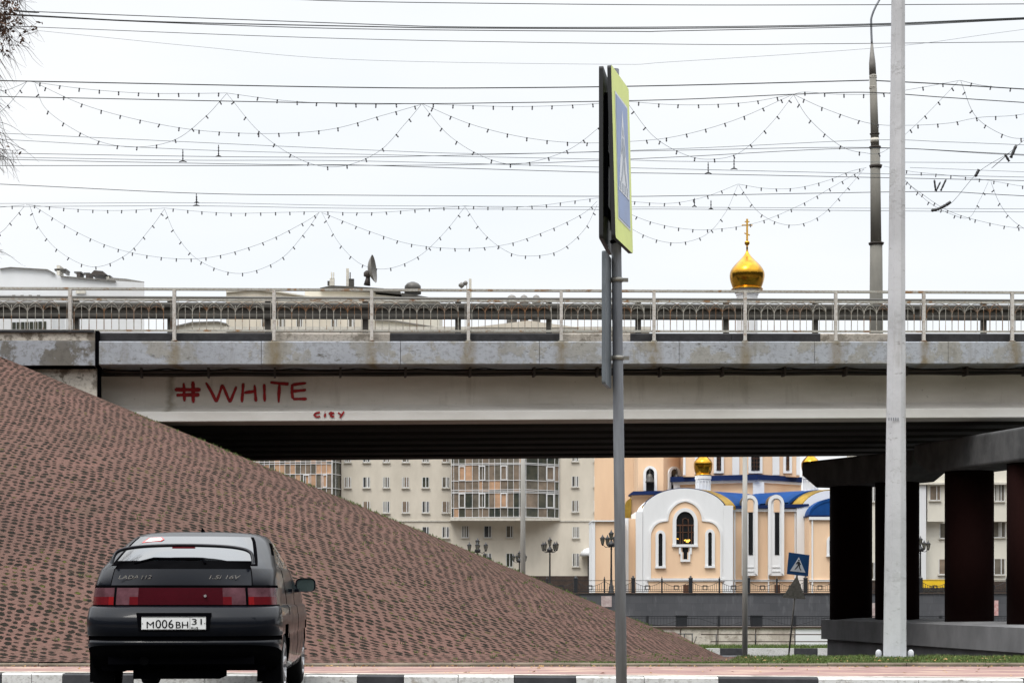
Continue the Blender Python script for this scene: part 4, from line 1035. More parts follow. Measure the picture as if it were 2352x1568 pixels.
# glazed bays: curtain wall of small panes
def bay(name, label, A, Bc, y0, y1, cols, rowsy, mats, parent, opens=()):
    # A, Bc: (u, Y) of the two vertical edges
    ax, bx = (A[0]-1176)/F*A[1], (Bc[0]-1176)/F*Bc[1]
    pa, pb = Vector((ax,A[1],0)), Vector((bx,Bc[1],0)); d = pb-pa; n = Vector((d.y,-d.x,0)).normalized()
    if n.y > 0: n = -n
    zt = lambda y: EYE+(1358-y)/F*YA
    g = MB(); rnd = random.Random(hash(label)%999 if False else len(label))
    def quad(m, q0, q1, z0, z1, off, mi):
        a = pa+d*q0+n*off; b = pa+d*q1+n*off; m.add([(a.x,a.y,z0),(b.x,b.y,z0),(b.x,b.y,z1),(a.x,a.y,z1)],[(0,1,2,3)],mi)
    ph = zt(y1); top = zt(y0)
    g.obox((pa.x-n.x*.0,pa.y-n.y*0,ph), d, -n*.3, (0,0,top-ph), len(mats)-1)
    for j in range(len(rowsy)-1):
        for i in range(len(cols)-1):
            w = [7,3,2,1] if rnd.random() < .5 else [4,6,1,0]
            mi = rnd.choices(range(len(mats)), [mats[k][1](i, j) for k in range(len(mats))])[0]
            quad(g, cols[i], cols[i+1], zt(rowsy[j+1]), zt(rowsy[j]), .01, mi)
    o = g.build(name, [M[k[0]] for k in mats], parent)
    m = MB(); L = d.length
    for q in cols:
        c = pa+d*q; t = .024
        m.obox((c.x-d.x/L*t,c.y-d.y/L*t,ph), d/L*2*t, n*.09, (0,0,top-ph))
    for y in rowsy:
        z = zt(y); t = .036; m.obox((pa.x,pa.y,z-t), d, n*.10, (0,0,2*t))
    m.build('mullions', M['mullion'], o)
    for (q0,q1,ya,yb) in opens:
        m = MB(); z1, z0 = zt(ya), zt(yb); P = [pa+d*q+n*.14 for q in (q0,q1)]; e = .022*2
        O = [(P[0].x,P[0].y,z0),(P[1].x,P[1].y,z0),(P[1].x,P[1].y,z1),(P[0].x,P[0].y,z1)]
        f0 = pa+d*(q0+(q1-q0)*.14)+n*.14; f1 = pa+d*(q1-(q1-q0)*.14)+n*.14; s_ = .13
        I = [(f0.x,f0.y,z0+s_),(f1.x,f1.y,z0+s_),(f1.x,f1.y,z1-s_),(f0.x,f0.y,z1-s_)]
        m.band(O, I, -n*.04, 0, True); m.build('casement', M['mullion'], o)
    return o
def rws(a): return a
R = [925,940,975,988,1035,1052,1070,1103,1106,1152,1164,1167][0:0] + [1000,1009,1035,1052,1067,1071,1105,1127,1131,1134,1168,1189]
R = [941,952,995,1009,1014,1052,1067,1070,1106,1127,1131,1134,1168,1189]
up = lambda i, j: 1
def wo(i, j): return 5 if j == 9 else (3.2 if j in (6,7,8) else (1.6 if j < 12 else .4))
cols1 = [0,.03,.10,.19,.29,.38,.43,.52,.60,.68,.78,.86,.94,1]
bay('glazed_bay','centre front', (1037.5,YA-1.6), (1203,YA-3.4), 941, 1190, cols1, R, [('orange_pane',wo),('tan_pane',lambda i,j:3.5),('grey_pane',lambda i,j:3.5),('green_pane',lambda i,j:4 if j > 10 else .6)], bA,
    [(.10,.19,1072,1106),(.38,.47,1072,1106),(.68,.77,1072,1106),(.10,.19,1134,1168),(.38,.47,1134,1168),(.68,.77,1134,1168)])
bay('glazed_bay','side', (1203.3,YA-3.4), (1283,YA-.2), 941, 1190, [0,.05,.4,.66,.88,1], R, [('green_pane',lambda i,j:6),('grey_pane',lambda i,j:2),('tan_pane',lambda i,j:2)], bA, [(.62,.86,1072,1104),(.62,.86,1134,1167)])
m = MB(); m.prism([W(1034,1195,YA-1.7),W(1204,1195,YA-3.8),W(1287,1195,YA-.2),W(1285,1195,YA+.5),W(1034,1195,YA+.5)],(0,0,.35)); m.build('bay_floor', M['sill'], bA)
bay('glazed_bay','left front, partly behind slope', (560,YA-1.2), (762,YA-2.8), 941, 1190, [i/17 for i in range(18)], [941,960,995,1009,1052,1063,1068,1091,1123,1140,1170,1189], [('orange_pane',lambda i,j:4),('tan_pane',lambda i,j:4),('grey_pane',lambda i,j:3)], bA, [(.68,.75,1092,1122),(.9,.95,1092,1122)])
bay('glazed_bay','left side', (762.3,YA-2.8), (782,YA-.1), 941, 1240, [0,.4,1], [941,960,995,1009,1052,1063,1091,1123,1155,1190], [('green_pane',lambda i,j:6),('grey_pane',lambda i,j:.6)], bA)
m = MB(); abox(m,1341,1257,1368,1275,YA-1.6,1.5); 
m = MB(); m.lathe([(1.6,0),(1.45,.5),(1.0,.9),(.2,1.1)], tuple(W(1360,1276,YA-1.0)), 20); m.build('door_canopy', M['white_block'], bA)
m = MB(); abox(m,1350,1276,1366,1322,YA-.05,.06); m.build('doorway', M['plinth'], bA)
# taller block behind, its roof above the bridge rail
YB = 262.0
bB = thing('tall_block', W(760,1340,YB), 'taller beige block rising above the bridge railing with dark roof gear', 'building')
m = MB(); m.prism([W(x,y,YB) for x,y in [(519.5,1340),(519.5,668),(581,663),(640,668),(712,680),(838,684),(840,1340)]],(0,12,0)); m.build('wall', M['beige'], bB)
m = MB(); m.prism([W(x,y,YB-.3) for x,y in [(519,669),(581,663.5),(640,668.5),(712,680),(712,683),(640,671.5),(581,666.5),(519,672)]],(0,12.6,0)); m.build('roof_edge', M['sill'], bB)
m = MB(); m.prism([W(x,y,YB+4) for x,y in [(700,1340),(700,664),(770,660),(862,664),(862,676),(1008,690),(1008,1340)]],(0,14,0)); m.build('wall', M['beige2'], bB)
m = MB(); m.prism([W(x,y,YB+3.4) for x,y in [(735,661),(760,655.5),(800,657),(850,660),(880,662),(920,670),(922,676),(860,670),(735,666)]],(0,14,0)); m.build('roof', M['rail_dark'], bB)
m = MB(); m.prism([W(x,y,YB+3.2) for x,y in [(922,672),(1008,686),(1008,690),(922,681)]],(0,15,0)); m.build('roof', M['rail_dark'], bB)
for x0, y0, x1, y1, mt in ((757,639,768,658,'sill'),(760,625,762.5,640,'beige2'),(765,625,767,640,'beige2'),(795,616,801,657,'sill'),(801,640,813,658,'rail_dark'),(803,625,805,642,'rail_dark'),(752,645,757,655,'rail_dark')):
    m = MB(); abox(m,x0,y0,x1,y1,YB+6,.5); m.build('chimney', M[mt], bB)
m = MB(); c = W(948,660,YB+6); m.lathe([(1.3,-1),(1.25,.2),(.9,.6),(.3,.85)],(c.x,c.y,c.z),14); m.build('vent', M['rail_dark'], bB)
for u in (600,640,680,760,800): awin(u,732,u+16,752,1,YB,bB)
sd = thing('satellite_dish', W(860,660,YB+5), 'dark satellite dish seen side-on on the roof above the bridge rail', 'satellite dish')
m = MB(); p = W(843,655,YB+5); q = W(846,632,YB+5)
m.tube([(p.x,p.y,p.z),(p.x+.1,p.y,(p.z+q.z)/2),(q.x,q.y,q.z)],[.55,.4,.28],8); m.lathe([(.3,0),(.62,.15),(.62,.7),(.3,1.0)],(q.x-.1,q.y,q.z-.3),8); m.build('mount', M['pipe'], sd)
m = MB(); ce_ = W(862,617,YB+5); ax = Vector((1,-.12,.10)).normalized(); e1 = ax.cross(Vector((0,1,0))).normalized(); e2 = ax.cross(e1).normalized(); v = []; Rr = 2.15
for i in range(7):
    r = Rr*i/6
    for k in range(24):
        a = 2*PI*k/24; pnt = Vector(ce_)+ax*(-1.15+.95*(i/6)**2)+e1*r*math.cos(a)+e2*r*math.sin(a); v.append(pnt)
m.add(v,[(i*24+k,i*24+(k+1)%24,(i+1)*24+(k+1)%24,(i+1)*24+k) for i in range(6) for k in range(24)],0,True); m.build('reflector', M['sign_tri_back'], sd)
rg = thing('rooftop_antenna', W(1073,690,YB), 'pale antenna cluster on a mast right of the satellite dish', 'antenna')
m = MB(); abox(m,1071,645,1073,757,YB,.3); m.build('mast', M['sill'], rg)
m = MB(); abox(m,1077,640,1083,690,YB,.4); m.build('panel_antenna', M['sill'], rg)
for x,y,r in ((1060,655,.45),(1069,650,.35)):
    c = W(x,y,YB); m = MB(); m.lathe([(.1,-r),(r,-r*.3),(r,r*.3),(.1,r)],(c.x,c.y,c.z),12); m.build('drum_antenna', M['sign_tri_back'], rg)
ra = thing('roof_vents', W(1300,683,YB), 'row of small pale roof vents between the railing bars, left of the sign post', 'roof vent')
for u, r in ((1282,.7),(1330,.65),(1378,.6)):
    pass
C.objects.unlink(ra); bpy.data.objects.remove(ra)
for u, r, l in ((1282,.75,'pale rounded roof vent left of the smaller two, above the second rail'),(1311,.62,'middle one of three pale rounded roof vents behind the railing'),(1340,.6,'rightmost of three pale rounded roof vents behind the railing')):
    u2 = (1800+{1282:830,1311:995,1340:1160}[u]/3.36)/1.7415
    c = W(u2,692,YB); m = MB(); m.lathe([(r*1.05,-8),(r*1.05,0),(r,.5),(r*.6,.85),(r*.1,1.0)],(c.x,c.y,c.z),12)
    tag(m.build('roof_vent', M['sign_tri_back'], None, c), l, 'roof vent', 'pale rounded roof vents')
# white building far left
YW = 275.0
bW = thing('white_block', W(160,760,YW), 'large plain white building rising behind the left end of the bridge', 'building')
m = MB(); m.prism([W(x,y,YW) for x,y in [(-160,1340),(-160,622),(0,616),(24,613.6),(109,618.8),(126.5,629),(138,634),(265,645),(331.6,649),(331.6,1340)]],(-3.3,14,0)); m.build('wall', M['white_block'], bW)
m = MB(); m.prism([W(x,y,YW-.4) for x,y in [(0,616),(24,613),(109,618),(127,628),(126,630.6),(108,620.4),(24,615.2),(0,618)]],(-3.3,14.8,0)); m.build('roof_edge', M['sign_tri_back'], bW)
m = MB(); m.prism([W(x,y,YW-.4) for x,y in [(138,633),(265,643.5),(265,645.6),(138,635)]],(0,.6,0)); m.build('roof_edge', M['sign_tri_back'], bW)
m = MB(); m.prism([W(x,y,YW+3) for x,y in [(250,640),(255,637.4),(290,640),(331.6,647),(331.6,650),(250,650)]],(-3.3,12,0)); m.build('roof', M['sign_tri_back'], bW)
for x0,y0,x1,y1,mt in ((130,609,137,632,'sill'),(125,617,152,621,'rail_dark'),(146,620,151,627,'rail_dark'),(170,623.5,187,626.5,'rail_dark'),(176,626,184,638,'pipe'),(192,626,206,629,'rail_dark'),(197,629,206,640,'pipe'),(242,632,253,635,'rail_dark'),(244,635,250,641,'sill')):
    m = MB(); abox(m,x0,y0,x1,y1,YW+4,2.5); m.build('chimney', M[mt], bW)
m = MB(); m.prism([W(x,y,YW+3) for x,y in [(207,630),(216,620.5),(236,622.5),(244,630)]],(0,5,0)); m.build('roof_hut', M['pipe'], bW)
m = MB(); abox(m,174,667,196,674,YW-.3,.3); m.build('vent_box', M['sill'], bW)
bG = thing('low_glazed_building', W(70,760,YW-12), 'lower pale building with a band of windows behind the railing at the left', 'building')
m = MB(); m.prism([W(x,y,YW-12) for x,y in [(-80,1340),(-80,676),(24,676),(85,678),(112,683),(117,690),(117,1340)]],(0,8,0)); m.build('wall', M['white_block'], bG)
for u in (28,47,66,85): m = MB(); abox(m,u,677.5,u+7,684,YW-12.1,.1); m.build('window', M['grey_pane'], bG)
for u in (28,38,48,58,68,78,88,98): m = MB(); abox(m,u,740-(u-28)*.03,u+8,756,YW-12.1,.1); m.build('window', M['green_pane'], bG)
# gabled pale buildings whose roofs show under the barrier
for (pts, l, mt) in (([(392,1340),(392,752),(440,741),(500,739),(520,744),(520,1340)],'pale gabled house left of the tall block, under the barrier','beige2'),
                     ([(860,1340),(860,735),(905,737),(1000,752),(1078,757),(1078,1340)],'pale low building under the barrier, right of the tall block','beige2')):
    m = MB(); m.prism([W(x,y,YB-14) for x,y in pts],(0,10,0)); r = thing('gabled_house', W(pts[0][0],1340,YB-14), l, 'house')
    m.build('wall', M[mt], r); k = [p for p in pts if p[1] < 1000]
    m = MB(); m.prism([W(x,y-2,YB-14.4) for x,y in k]+[W(x,y+1,YB-14.4) for x,y in reversed(k)],(0,11,0)); m.build('roof', M['sign_tri_back'], r)
# pale building on the right, between the columns
YC = 205.0
bC = thing('stone_building', W(2230,1340,YC), 'pale stone building with projecting bays, seen between the bridge columns at right', 'building')
m = MB(); abox(m,1990,1020,2700,1334,YC,12); m.build('wall', M['beige2'], bC)
m = MB(); abox(m,2105,1020,2127,1334,YC-1.5,1.49); m.build('corner_pier', M['white_block'], bC)
m = MB(); abox(m,1990,1334,2700,1362,YC-.1,12); m.build('plinth', M['plinth'], bC)
m = MB(); abox(m,2100,1108,2700,1112,YC-1.8,1.9); m.build('cornice', M['sill'], bC)
for x0, x1 in ((2130,2172),(2276,2320)):
    m = MB(); abox(m,x0,1040,x1,1197,YC-1.2,1.19); bx = m.build('projecting_bay', M['beige2'], bC)
def cwin(x0,y0,x1,y1,Y): awin(x0,y0,x1,y1,random.choice([1,3,1]),Y,bC)
cwin(2135,1115,2162,1149,YC-1.2); cwin(2284,1107,2309,1151,YC-1.2); cwin(2158,1201,2180,1236,YC); cwin(2281,1198,2311,1234,YC)
cwin(2156,1283,2182,1319,YC); cwin(2283,1282,2310,1320,YC); cwin(1998,1110,2012,1152,YC); cwin(2000,1290,2012,1330,YC)
yb = thing('yellow_board', W(2146,1338,150), 'yellow board standing behind the iron fence, between two bridge columns', 'board')
m = MB(); abox(m,2100,1330,2200,1349,150,.15); m.build('panel', M['yellow'], yb)
for u in (2104,2150,2196): m = MB(); abox(m,u,1349,u+2,1364,150.02,.1); m.build('leg', M['iron'], yb)
# low leafless bushes before it
sp_ = MB(); rr_ = random.Random(4)
for k in range(900):
    x = (rr_.uniform(2095,2200)-1176)/F*146; z = EYE-.16+abs(rr_.gauss(.2,.17)); y = 146+rr_.uniform(-.4,.4); a = rr_.uniform(0,PI); l = rr_.uniform(.05,.14)
    sp_.add([(x-l*math.cos(a),y,z-l*math.sin(a)),(x+l*math.cos(a),y,z+l*math.sin(a)),(x+l*.3,y+.03,z+l*.5)],[(0,1,2)])
tag(sp_.build('low_bush', M['shrub'], None, (W(2146,1362,146))), 'low dark bush in front of the yellow board behind the fence', 'bush')
# ------------------------------------------------------------------ overhead wires
def cr(pts, n=10):       # smooth curve through points
    P = [Vector(p) for p in pts]
    if len(P) == 2: return [P[0].lerp(P[1], i/n) for i in range(n+1)]
    P = [P[0]*2-P[1]]+P+[P[-1]*2-P[-2]]; out = []
    for i in range(1, len(P)-2):
        a, b, c, d = P[i-1:i+3]
        for k in range(n):
            t = k/n; out.append(.5*((2*b)+(c-a)*t+(2*a-5*b+4*c-d)*t*t+(3*b-a-3*c+d)*t**3))
    out.append(P[-2]); return out
def x_last(a): return a > 2300
def wire(pts, Y, r, label, mat='wire', grp='overhead wires across the sky'):
    x0, y0 = pts[0]; x1, y1 = pts[1]; e = (x0-1300, y0-(y1-y0)/(x1-x0)*1300) if x0 <= 600 else None
    a0, b0 = pts[-2]; a1, b1 = pts[-1]; f = (a1+900, b1+(b1-b0)/(a1-a0)*900)
    pts = ([e] if e else [])+list(pts)+([f] if x_last(a1) else [])
    P = cr([W(u, v, Y) for u, v in pts])
    m = MB(); m.tube(P, r, 4, 0, False); o = m.build('overhead_wire', M[mat], None, P[0]); tag(o, label, 'wire', grp); return o
wire([(500,-8),(804,3.4),(1200,9),(1579,12),(2000,11.5),(2352,9.6)],40,.010,'topmost thin overhead wire, close to the upper edge of the photo')
wire([(0,21),(68,26.7),(804,54.7),(1083,62.5),(1548,62.5),(1999,55.5),(2352,41)],38,.010,'upper strand of the bundle of three dark cables near the top')
wire([(0,32),(342,49.6),(804,60.6),(1083,65),(1548,65.5),(1999,58),(2352,43)],38.3,.013,'middle and thickest strand of the three dark cables near the top')
wire([(0,34),(342,51),(804,66.6),(1424,72.5),(1548,71.5),(1999,61.2),(2352,44.8)],38.6,.010,'lower strand of the bundle of three dark cables near the top')
wire([(0,60),(51,61.5),(804,89.5),(1579,102.3),(1900,101),(2352,96.7)],42,.008,'single thin wire next below the bundle of three cables')
wire([(100,72),(450,107),(804,137),(1390,148),(1548,142),(2044,107.7),(2352,68)],60,.006,'faintest hair-thin wire dipping in the middle of the sky','wire_faint')
wire([(0,185.6),(804,201),(1185,201.8),(1548,196.5),(1996,184.8)],46,.016,'thick black twisted cable from the left edge to the tram pole')
wire([(2012,185.5),(2160,193),(2352,205)],46,.016,'thick black twisted cable from the tram pole to the right edge')
wire([(0,222),(804,237.5),(1185,236),(1548,229),(1821,217),(1996,212.6),(2170,224),(2352,235.8)],47,.013,'dark cable that carries the upper bulb strings')
wire([(0,306),(804,343),(1150,353),(1579,341),(1996,322),(2170,326),(2352,333)],50,.008,'uppermost wire of the middle band of fine tram wires','wire_faint')
wire([(0,320),(420,343),(804,354),(1380,366),(1579,371),(2000,372.5),(2352,374)],50,.008,'wire holding the left insulator hanger of the middle band','wire_faint')
wire([(0,352),(502,360),(804,361),(1000,358),(1380,349),(1579,345),(1996,339),(2352,355)],51,.009,'slightly darker wire crossing its neighbours in the middle band')
wire([(0,361),(420,368),(804,369.5),(1380,384),(1626,390),(2352,407)],52,.009,'wire sloping down to the right through the middle band','wire_faint')
wire([(0,366),(300,372.5),(804,380),(1185,376),(1548,361),(1996,340.5),(2352,357)],52.5,.010,'wire rising towards the tram pole in the middle band')
wire([(0,380.5),(600,380.5),(804,379),(1100,388),(1380,396),(1626,400),(2352,415)],53,.011,'lowest and darkest wire of the middle band')
wire([(0,423),(451,444),(804,448.4),(1380,451),(1548,450),(1900,443.5),(2163,440.5),(2352,450)],55,.012,'dark wire between the two rows of bulb strings')
wire([(0,467.5),(451,466),(804,472),(1380,475.5),(1548,476),(2352,480)],56,.008,'upper one of the two parallel wires behind the lower bulb strings','wire_faint')
wire([(0,474.4),(451,473),(804,478.5),(1380,481.5),(1548,480.5),(2352,487)],56.3,.009,'lower one of the two parallel wires behind the lower bulb strings','wire_faint')
wire([(2139,483),(2183,468),(2248,395),(2317,352),(2352,322)],49,.008,'slanting span wire rising to the right edge with dark insulators')
wire([(2090,385),(2200,389),(2352,395)],54,.007,'short fine wire right of the pale pole, above the slanting insulator','wire_faint')
# insulator hangers
def hanger(u, v0, v1, Y, w, label):
    r = thing('insulator_hanger', W(u, v0, Y), label, 'insulator', 'insulator hangers on the tram wires')
    m = MB(); m.tube([W(u,v0,Y),W(u,v1-3,Y)], .013, 5, 0, False)
    c = W(u, (v0+v1)/2, Y); m.lathe([(.012,-.12),(.022,-.1),(.012,-.05),(.022,0),(.012,.05),(.022,.1),(.012,.12)], c, 8); m.build('rod', M['insul'], r)
    m = MB(); P = [W(u-w, v1+.4, Y), W(u-w*.5, v1-1.3, Y), W(u, v1-2.2, Y), W(u+w*.5, v1-1.3, Y), W(u+w, v1+.4, Y)]; m.tube(P, [.010,.018,.024,.018,.010], 6); m.build('clamp_shoe', M['insul'], r)
hanger(420,343,372,50.5,9,'insulator hanger on the middle wires, leftmost of the upper pair')
hanger(502,333,360,50.2,7,'small insulator hanger just right of the leftmost one')
hanger(451,444,473,55.5,8,'double insulator hanger under the lower dark wire at left')
hanger(451.8,452,466,55.7,6,'upper shoe of the double hanger at left')
hanger(1626.6,373,399,52.6,8,'insulator hanger right of the yellow sign, upper pair left')
hanger(1686,365,389,51.5,8,'insulator hanger right of the yellow sign, upper pair right')
hanger(1595,455,475,56.1,5,'insulator hanger above the church dome, lower pair left')
hanger(1633,460,481,56.3,6,'insulator hanger above the church dome, lower pair right')
def insul_v(pts, Y, label, r=.05):
    m = MB(); P = cr([W(u,v,Y) for u,v in pts], 6); rs = [r*(.55+.45*abs(math.sin(i*1.3))) for i in range(len(P))]
    m.tube(P, rs, 7); tag(m.build('strain_insulator', M['insul'], None, P[0]), label, 'insulator', 'strain insulators right of the pale pole')
insul_v([(2139,484),(2155,480),(2172,471),(2183,464)],48.9,'thick black insulator low on the slanting span wire')
insul_v([(2240,406),(2248,390)],48.9,'short dark insulator midway on the slanting span wire')
insul_v([(2146,413),(2149,438)],54.8,'left leg of the small V hanger right of the pale pole',.035)
insul_v([(2160,418),(2150,439)],54.8,'second leg of the small V hanger right of the pale pole',.03)
insul_v([(2173,412),(2161,438)],54.8,'third leg of the small V hanger right of the pale pole',.035)
insul_v([(2308,354),(2318,371)],48.8,'left leg of the black insulator pair at the right edge',.04)
insul_v([(2334,334),(2322,362)],48.8,'right leg of the black insulator pair at the right edge',.05)

# ------------------------------------------------------------------ garlands of bulbs
gb = MB(); gb.lathe([(.012,.012),(.017,.004),(.018,-.032),(.012,-.036)],(0,0,0),8,0); gb.lathe([(.014,-.036),(.019,-.055),(.018,-.075),(.004,-.09)],(0,0,0),8,1)
bulb_me = None
def garland(pts, Y, step, label, grp, sc=1.0):
    global bulb_me
    P = cr([W(u, v, Y) for u, v in pts], 12)
    r = thing('bulb_string', P[0], label, 'string lights', grp)
    m = MB(); m.tube(P, .006*sc, 4, 0, False); m.build('cord', M['wire_faint'], r)
    L = [0]
    for a, b in zip(P, P[1:]): L.append(L[-1]+(b-a).length)
    d = step*.6; k = 0
    while d < L[-1]-step*.3:
        while L[k+1] < d: k += 1
        t = (d-L[k])/(L[k+1]-L[k]); q = P[k].lerp(P[k+1], t); tg = (P[k+1]-P[k]).normalized()
        if bulb_me is None:
            o = gb.build('bulb', [M['bulbcap'], M['bulbglass']], r, (0,0,0)); bulb_me = o.data
        else:
            o = bpy.data.objects.new('bulb', bulb_me); C.objects.link(o); o.parent = r
        o.location = q-r.location; o.scale = (1.15*sc,1.15*sc,1.15*sc)
        ang = math.atan2(tg.z, abs(tg.x)+1e-6)*(1 if tg.x > 0 else -1)
        o.rotation_euler = (random.gauss(0,.12), -ang*.8+random.gauss(0,.12), random.uniform(0,6))
        o.rotation_euler = (random.gauss(0,.10), -ang*.75+random.gauss(0,.10), 0)
        d += step*random.uniform(.97,1.03)
YU, YL = 48, 60
su_ = 45.5/F*YU; sl_ = 33.5/F*YL
U = 'upper row of bulb strings'; Lw = 'lower row of bulb strings'
bays = ['first bay from the left','second bay from the left','bay that ends behind the yellow sign','bay right of the yellow sign','bay crossing the tram pole','bay at the right edge']
for i, p in enumerate([[(65,187),(190,204),(320,214),(430,215),(520,214)],[(520,214),(640,230),(744,237),(860,240),(968,238)],[(968,238),(1080,243),(1200,245),(1330,241),(1440,233)],[(1440,233),(1530,240),(1620,241),(1720,235),(1822,217)],[(1822,217),(1850,212),(1930,217),(2020,216),(2100,204),(2205,185)],[(2205,185),(2260,197),(2352,205),(2480,208)]]):
    garland(p, YU, su_, 'nearly level bulb string of the upper row, '+bays[i], U)
for i, p in enumerate([[(80,192),(110,255),(210,318),(305,338),(400,322),(470,270),(520,216)],[(520,214),(600,307),(700,371),(785,382),(870,348),(930,285),(968,240)],[(970,240),(1030,310),(1110,360),(1190,377),(1300,347),(1380,290),(1440,238)],[(1440,235),(1500,312),(1570,354),(1630,366),(1700,350),(1770,285),(1822,219)],[(1822,217),(1860,275),(1930,335),(1985,351),(2030,348),(2100,290),(2160,230),(2200,188)],[(2207,187),(2240,266),(2300,308),(2352,318),(2420,300),(2480,220)]]):
    garland(p, YU+.3, su_, 'deep sagging bulb string of the upper row, '+bays[i], U)
for i, (p, l) in enumerate([([(80,190),(190,240),(320,276),(460,300),(620,307),(760,297),(880,265),(968,240)],'long double-bay bulb string at the upper left'),
          ([(968,238),(1080,285),(1200,315),(1320,328),(1450,325),(1560,312),(1690,275),(1822,217)],'long double-bay bulb string passing behind the yellow sign'),
          ([(1822,217),(1900,252),(2000,284),(2090,288),(2180,283),(2250,270),(2352,262),(2480,225)],'long double-bay bulb string at the upper right')]):
    garland(p, YU-.3, su_, l, U)
garland([(-60,215),(10,208),(40,198),(62,188)], YU, su_, 'short piece of bulb string among the branches at the left edge', U)
garland([(-70,320),(-20,275),(20,240),(60,190)], YU+.3, su_, 'steep piece of bulb string among the branches at the left edge', U)
lb = ['first bay from the left','second bay from the left','third bay from the left','bay ending behind the yellow sign','first bay right of the yellow sign','bay ending at the tram pole','bay right of the pale pole']
for i, p in enumerate([[(60,470),(140,478),(219,483),(300,483),(378,478)],[(378,478),(460,486),(540,490),(640,488),(733,486)],[(733,486),(820,489),(890,487),(980,480),(1068,473)],[(1068,473),(1150,477),(1240,472),(1310,463),(1372,455)],[(1372,455),(1450,463),(1540,467),(1620,452),(1695,423)],[(1695,423),(1760,433),(1830,432),(1900,415),(1950,395),(1990,385)],[(2030,382),(2100,395),(2200,405),(2280,416),(2352,428),(2420,430)]]):
    garland(p, YL, sl_, 'nearly level bulb string of the lower row, '+lb[i], Lw, 1.05)
for i, p in enumerate([[(68,472),(90,525),(140,580),(215,613),(290,585),(345,525),(378,480)],[(378,480),(405,540),(460,600),(550,628),(640,598),(700,535),(733,488)],[(740,490),(780,560),(830,607),(890,617),(960,590),(1020,535),(1068,475)],[(1068,475),(1110,535),(1160,575),(1205,588),(1280,578),(1340,530),(1372,470)],[(1390,460),(1430,510),(1490,545),(1555,558),(1620,540),(1665,490),(1695,425)],[(1697,425),(1740,485),(1790,513),(1840,515),(1890,492),(1940,440),(1985,388)],[(2070,405),(2130,462),(2180,490),(2225,500),(2250,460),(2270,418)]]):
    garland(p, YL+.3, sl_, 'deep sagging bulb string of the lower row, '+lb[i], Lw, 1.05)
for i, (p, l) in enumerate([([(75,472),(180,535),(280,575),(400,594),(500,588),(610,555),(700,510),(733,488)],'long double-bay bulb string of the lower row at left'),
          ([(738,488),(850,532),(950,562),(1065,571),(1170,560),(1270,525),(1340,490),(1372,462)],'long double-bay bulb string of the lower row in the middle'),
          ([(1385,462),(1480,505),(1560,524),(1640,527),(1740,511),(1840,470),(1920,425),(1985,388)],'long double-bay bulb string of the lower row before the dome'),
          ([(2050,395),(2110,440),(2180,485),(2270,512),(2352,524),(2440,515)],'long bulb string of the lower row at the right edge'),
          ([(2276,418),(2295,465),(2325,505),(2375,540)],'steep bulb string of the lower row at the right edge')]):
    garland(p, YL-.3, sl_, l, Lw, 1.05)
garland([(-50,560),(0,535),(25,510),(56,474)], YL+.3, sl_, 'steep piece of the lower row at the left edge', Lw, 1.05)
garland([(-60,480),(0,476),(56,471)], YL, sl_, 'level piece of the lower row at the left edge', Lw, 1.05)

# ------------------------------------------------------------------ poles
# tall tapering tram pole on the bridge
YT = 53.4
tp = thing('tram_pole', W(2012,895,YT), 'tall weathered tapering pole with a curved lamp arm, rising behind the bridge', 'pole')
wd = lambda px: px/2/F*YT
m = MB(); m.tube([W(2012.5,905,YT),W(2012.5,560,YT)],[wd(33),wd(28)],20)
m.tube([W(2012,562,YT),W(2010,340,YT)],[wd(25),wd(22)],20); m.tube([W(2010,342,YT),W(2005,172,YT)],[wd(19),wd(16)],20); m.build('shaft', M['pole_concrete'], tp)
m = MB()
for u, v, w0, w1, h in ((2012.5,562,33,36,4),(2011.5,386,26,30,6),(2010,341,25,27,4),(2009,310,20,23,3)): m.tube([W(u,v,YT),W(u,v-h,YT)],[wd(w0),wd(w1)],20)
m.build('collar', M['pipe'], tp)
m = MB()
for v in (201,204,176,179): m.tube([W(2005.3,v,YT),W(2005.3,v-1.2,YT)],[wd(17.5)]*2,16)
m.tube([W(2009,328,YT),W(2009,318,YT)],[wd(19.5)]*2,16); m.build('band', M['sill'], tp)
m = MB(); m.tube([W(2004.5,172,YT),W(2003.5,146,YT),W(2002.6,100,YT)],[wd(16),wd(15),wd(5)],14); m.build('cone_cap', M['sign_tri_back'], tp)
m = MB(); m.tube(cr([W(2002.5,102,YT),W(2001,58,YT),W(2003,36,YT),W(2020,0,YT),W(2060,-60,YT),W(2140,-120,YT)],6),[wd(5)]*31,8); m.build('lamp_arm', M['steel_post'], tp)
m = MB(); p = W(2140,-120,YT); m.lathe([(.05,0),(.16,-.04),(.2,-.12),(.05,-.2)],(p.x+.2,p.y,p.z+.05),12); m.build('lamp_head', M['steel_post'], tp)
# octagonal near pole
YO = 27.0
op = thing('octagonal_pole', W(2055,1510,YO), 'pale grey octagonal steel pole standing on the grass in front of the bridge', 'pole')
def oct_(u, v, w): 
    c = W(u, v, YO); r = w/2/F*YO/math.cos(PI/8); return [(c.x+r*math.cos(PI/8+k*PI/4-.12), c.y+r*math.sin(PI/8+k*PI/4-.12), c.z) for k in range(8)]
m = MB(); secs = [oct_(2055,1512,50.5),oct_(2059,776,39.5)]; secs2 = [oct_(2059,777,38.5),oct_(2063,0,29.5),oct_(2067,-700,21)]
for ss in (secs, secs2):
    v = [p for s in ss for p in s]; n = len(ss)
    m.add(v, [(i*8+k,i*8+(k+1)%8,(i+1)*8+(k+1)%8,(i+1)*8+k) for i in range(n-1) for k in range(8)]+[tuple(range(8))[::-1],tuple((n-1)*8+k for k in range(8))])
m.build('shaft', M['pole_paint'], op)
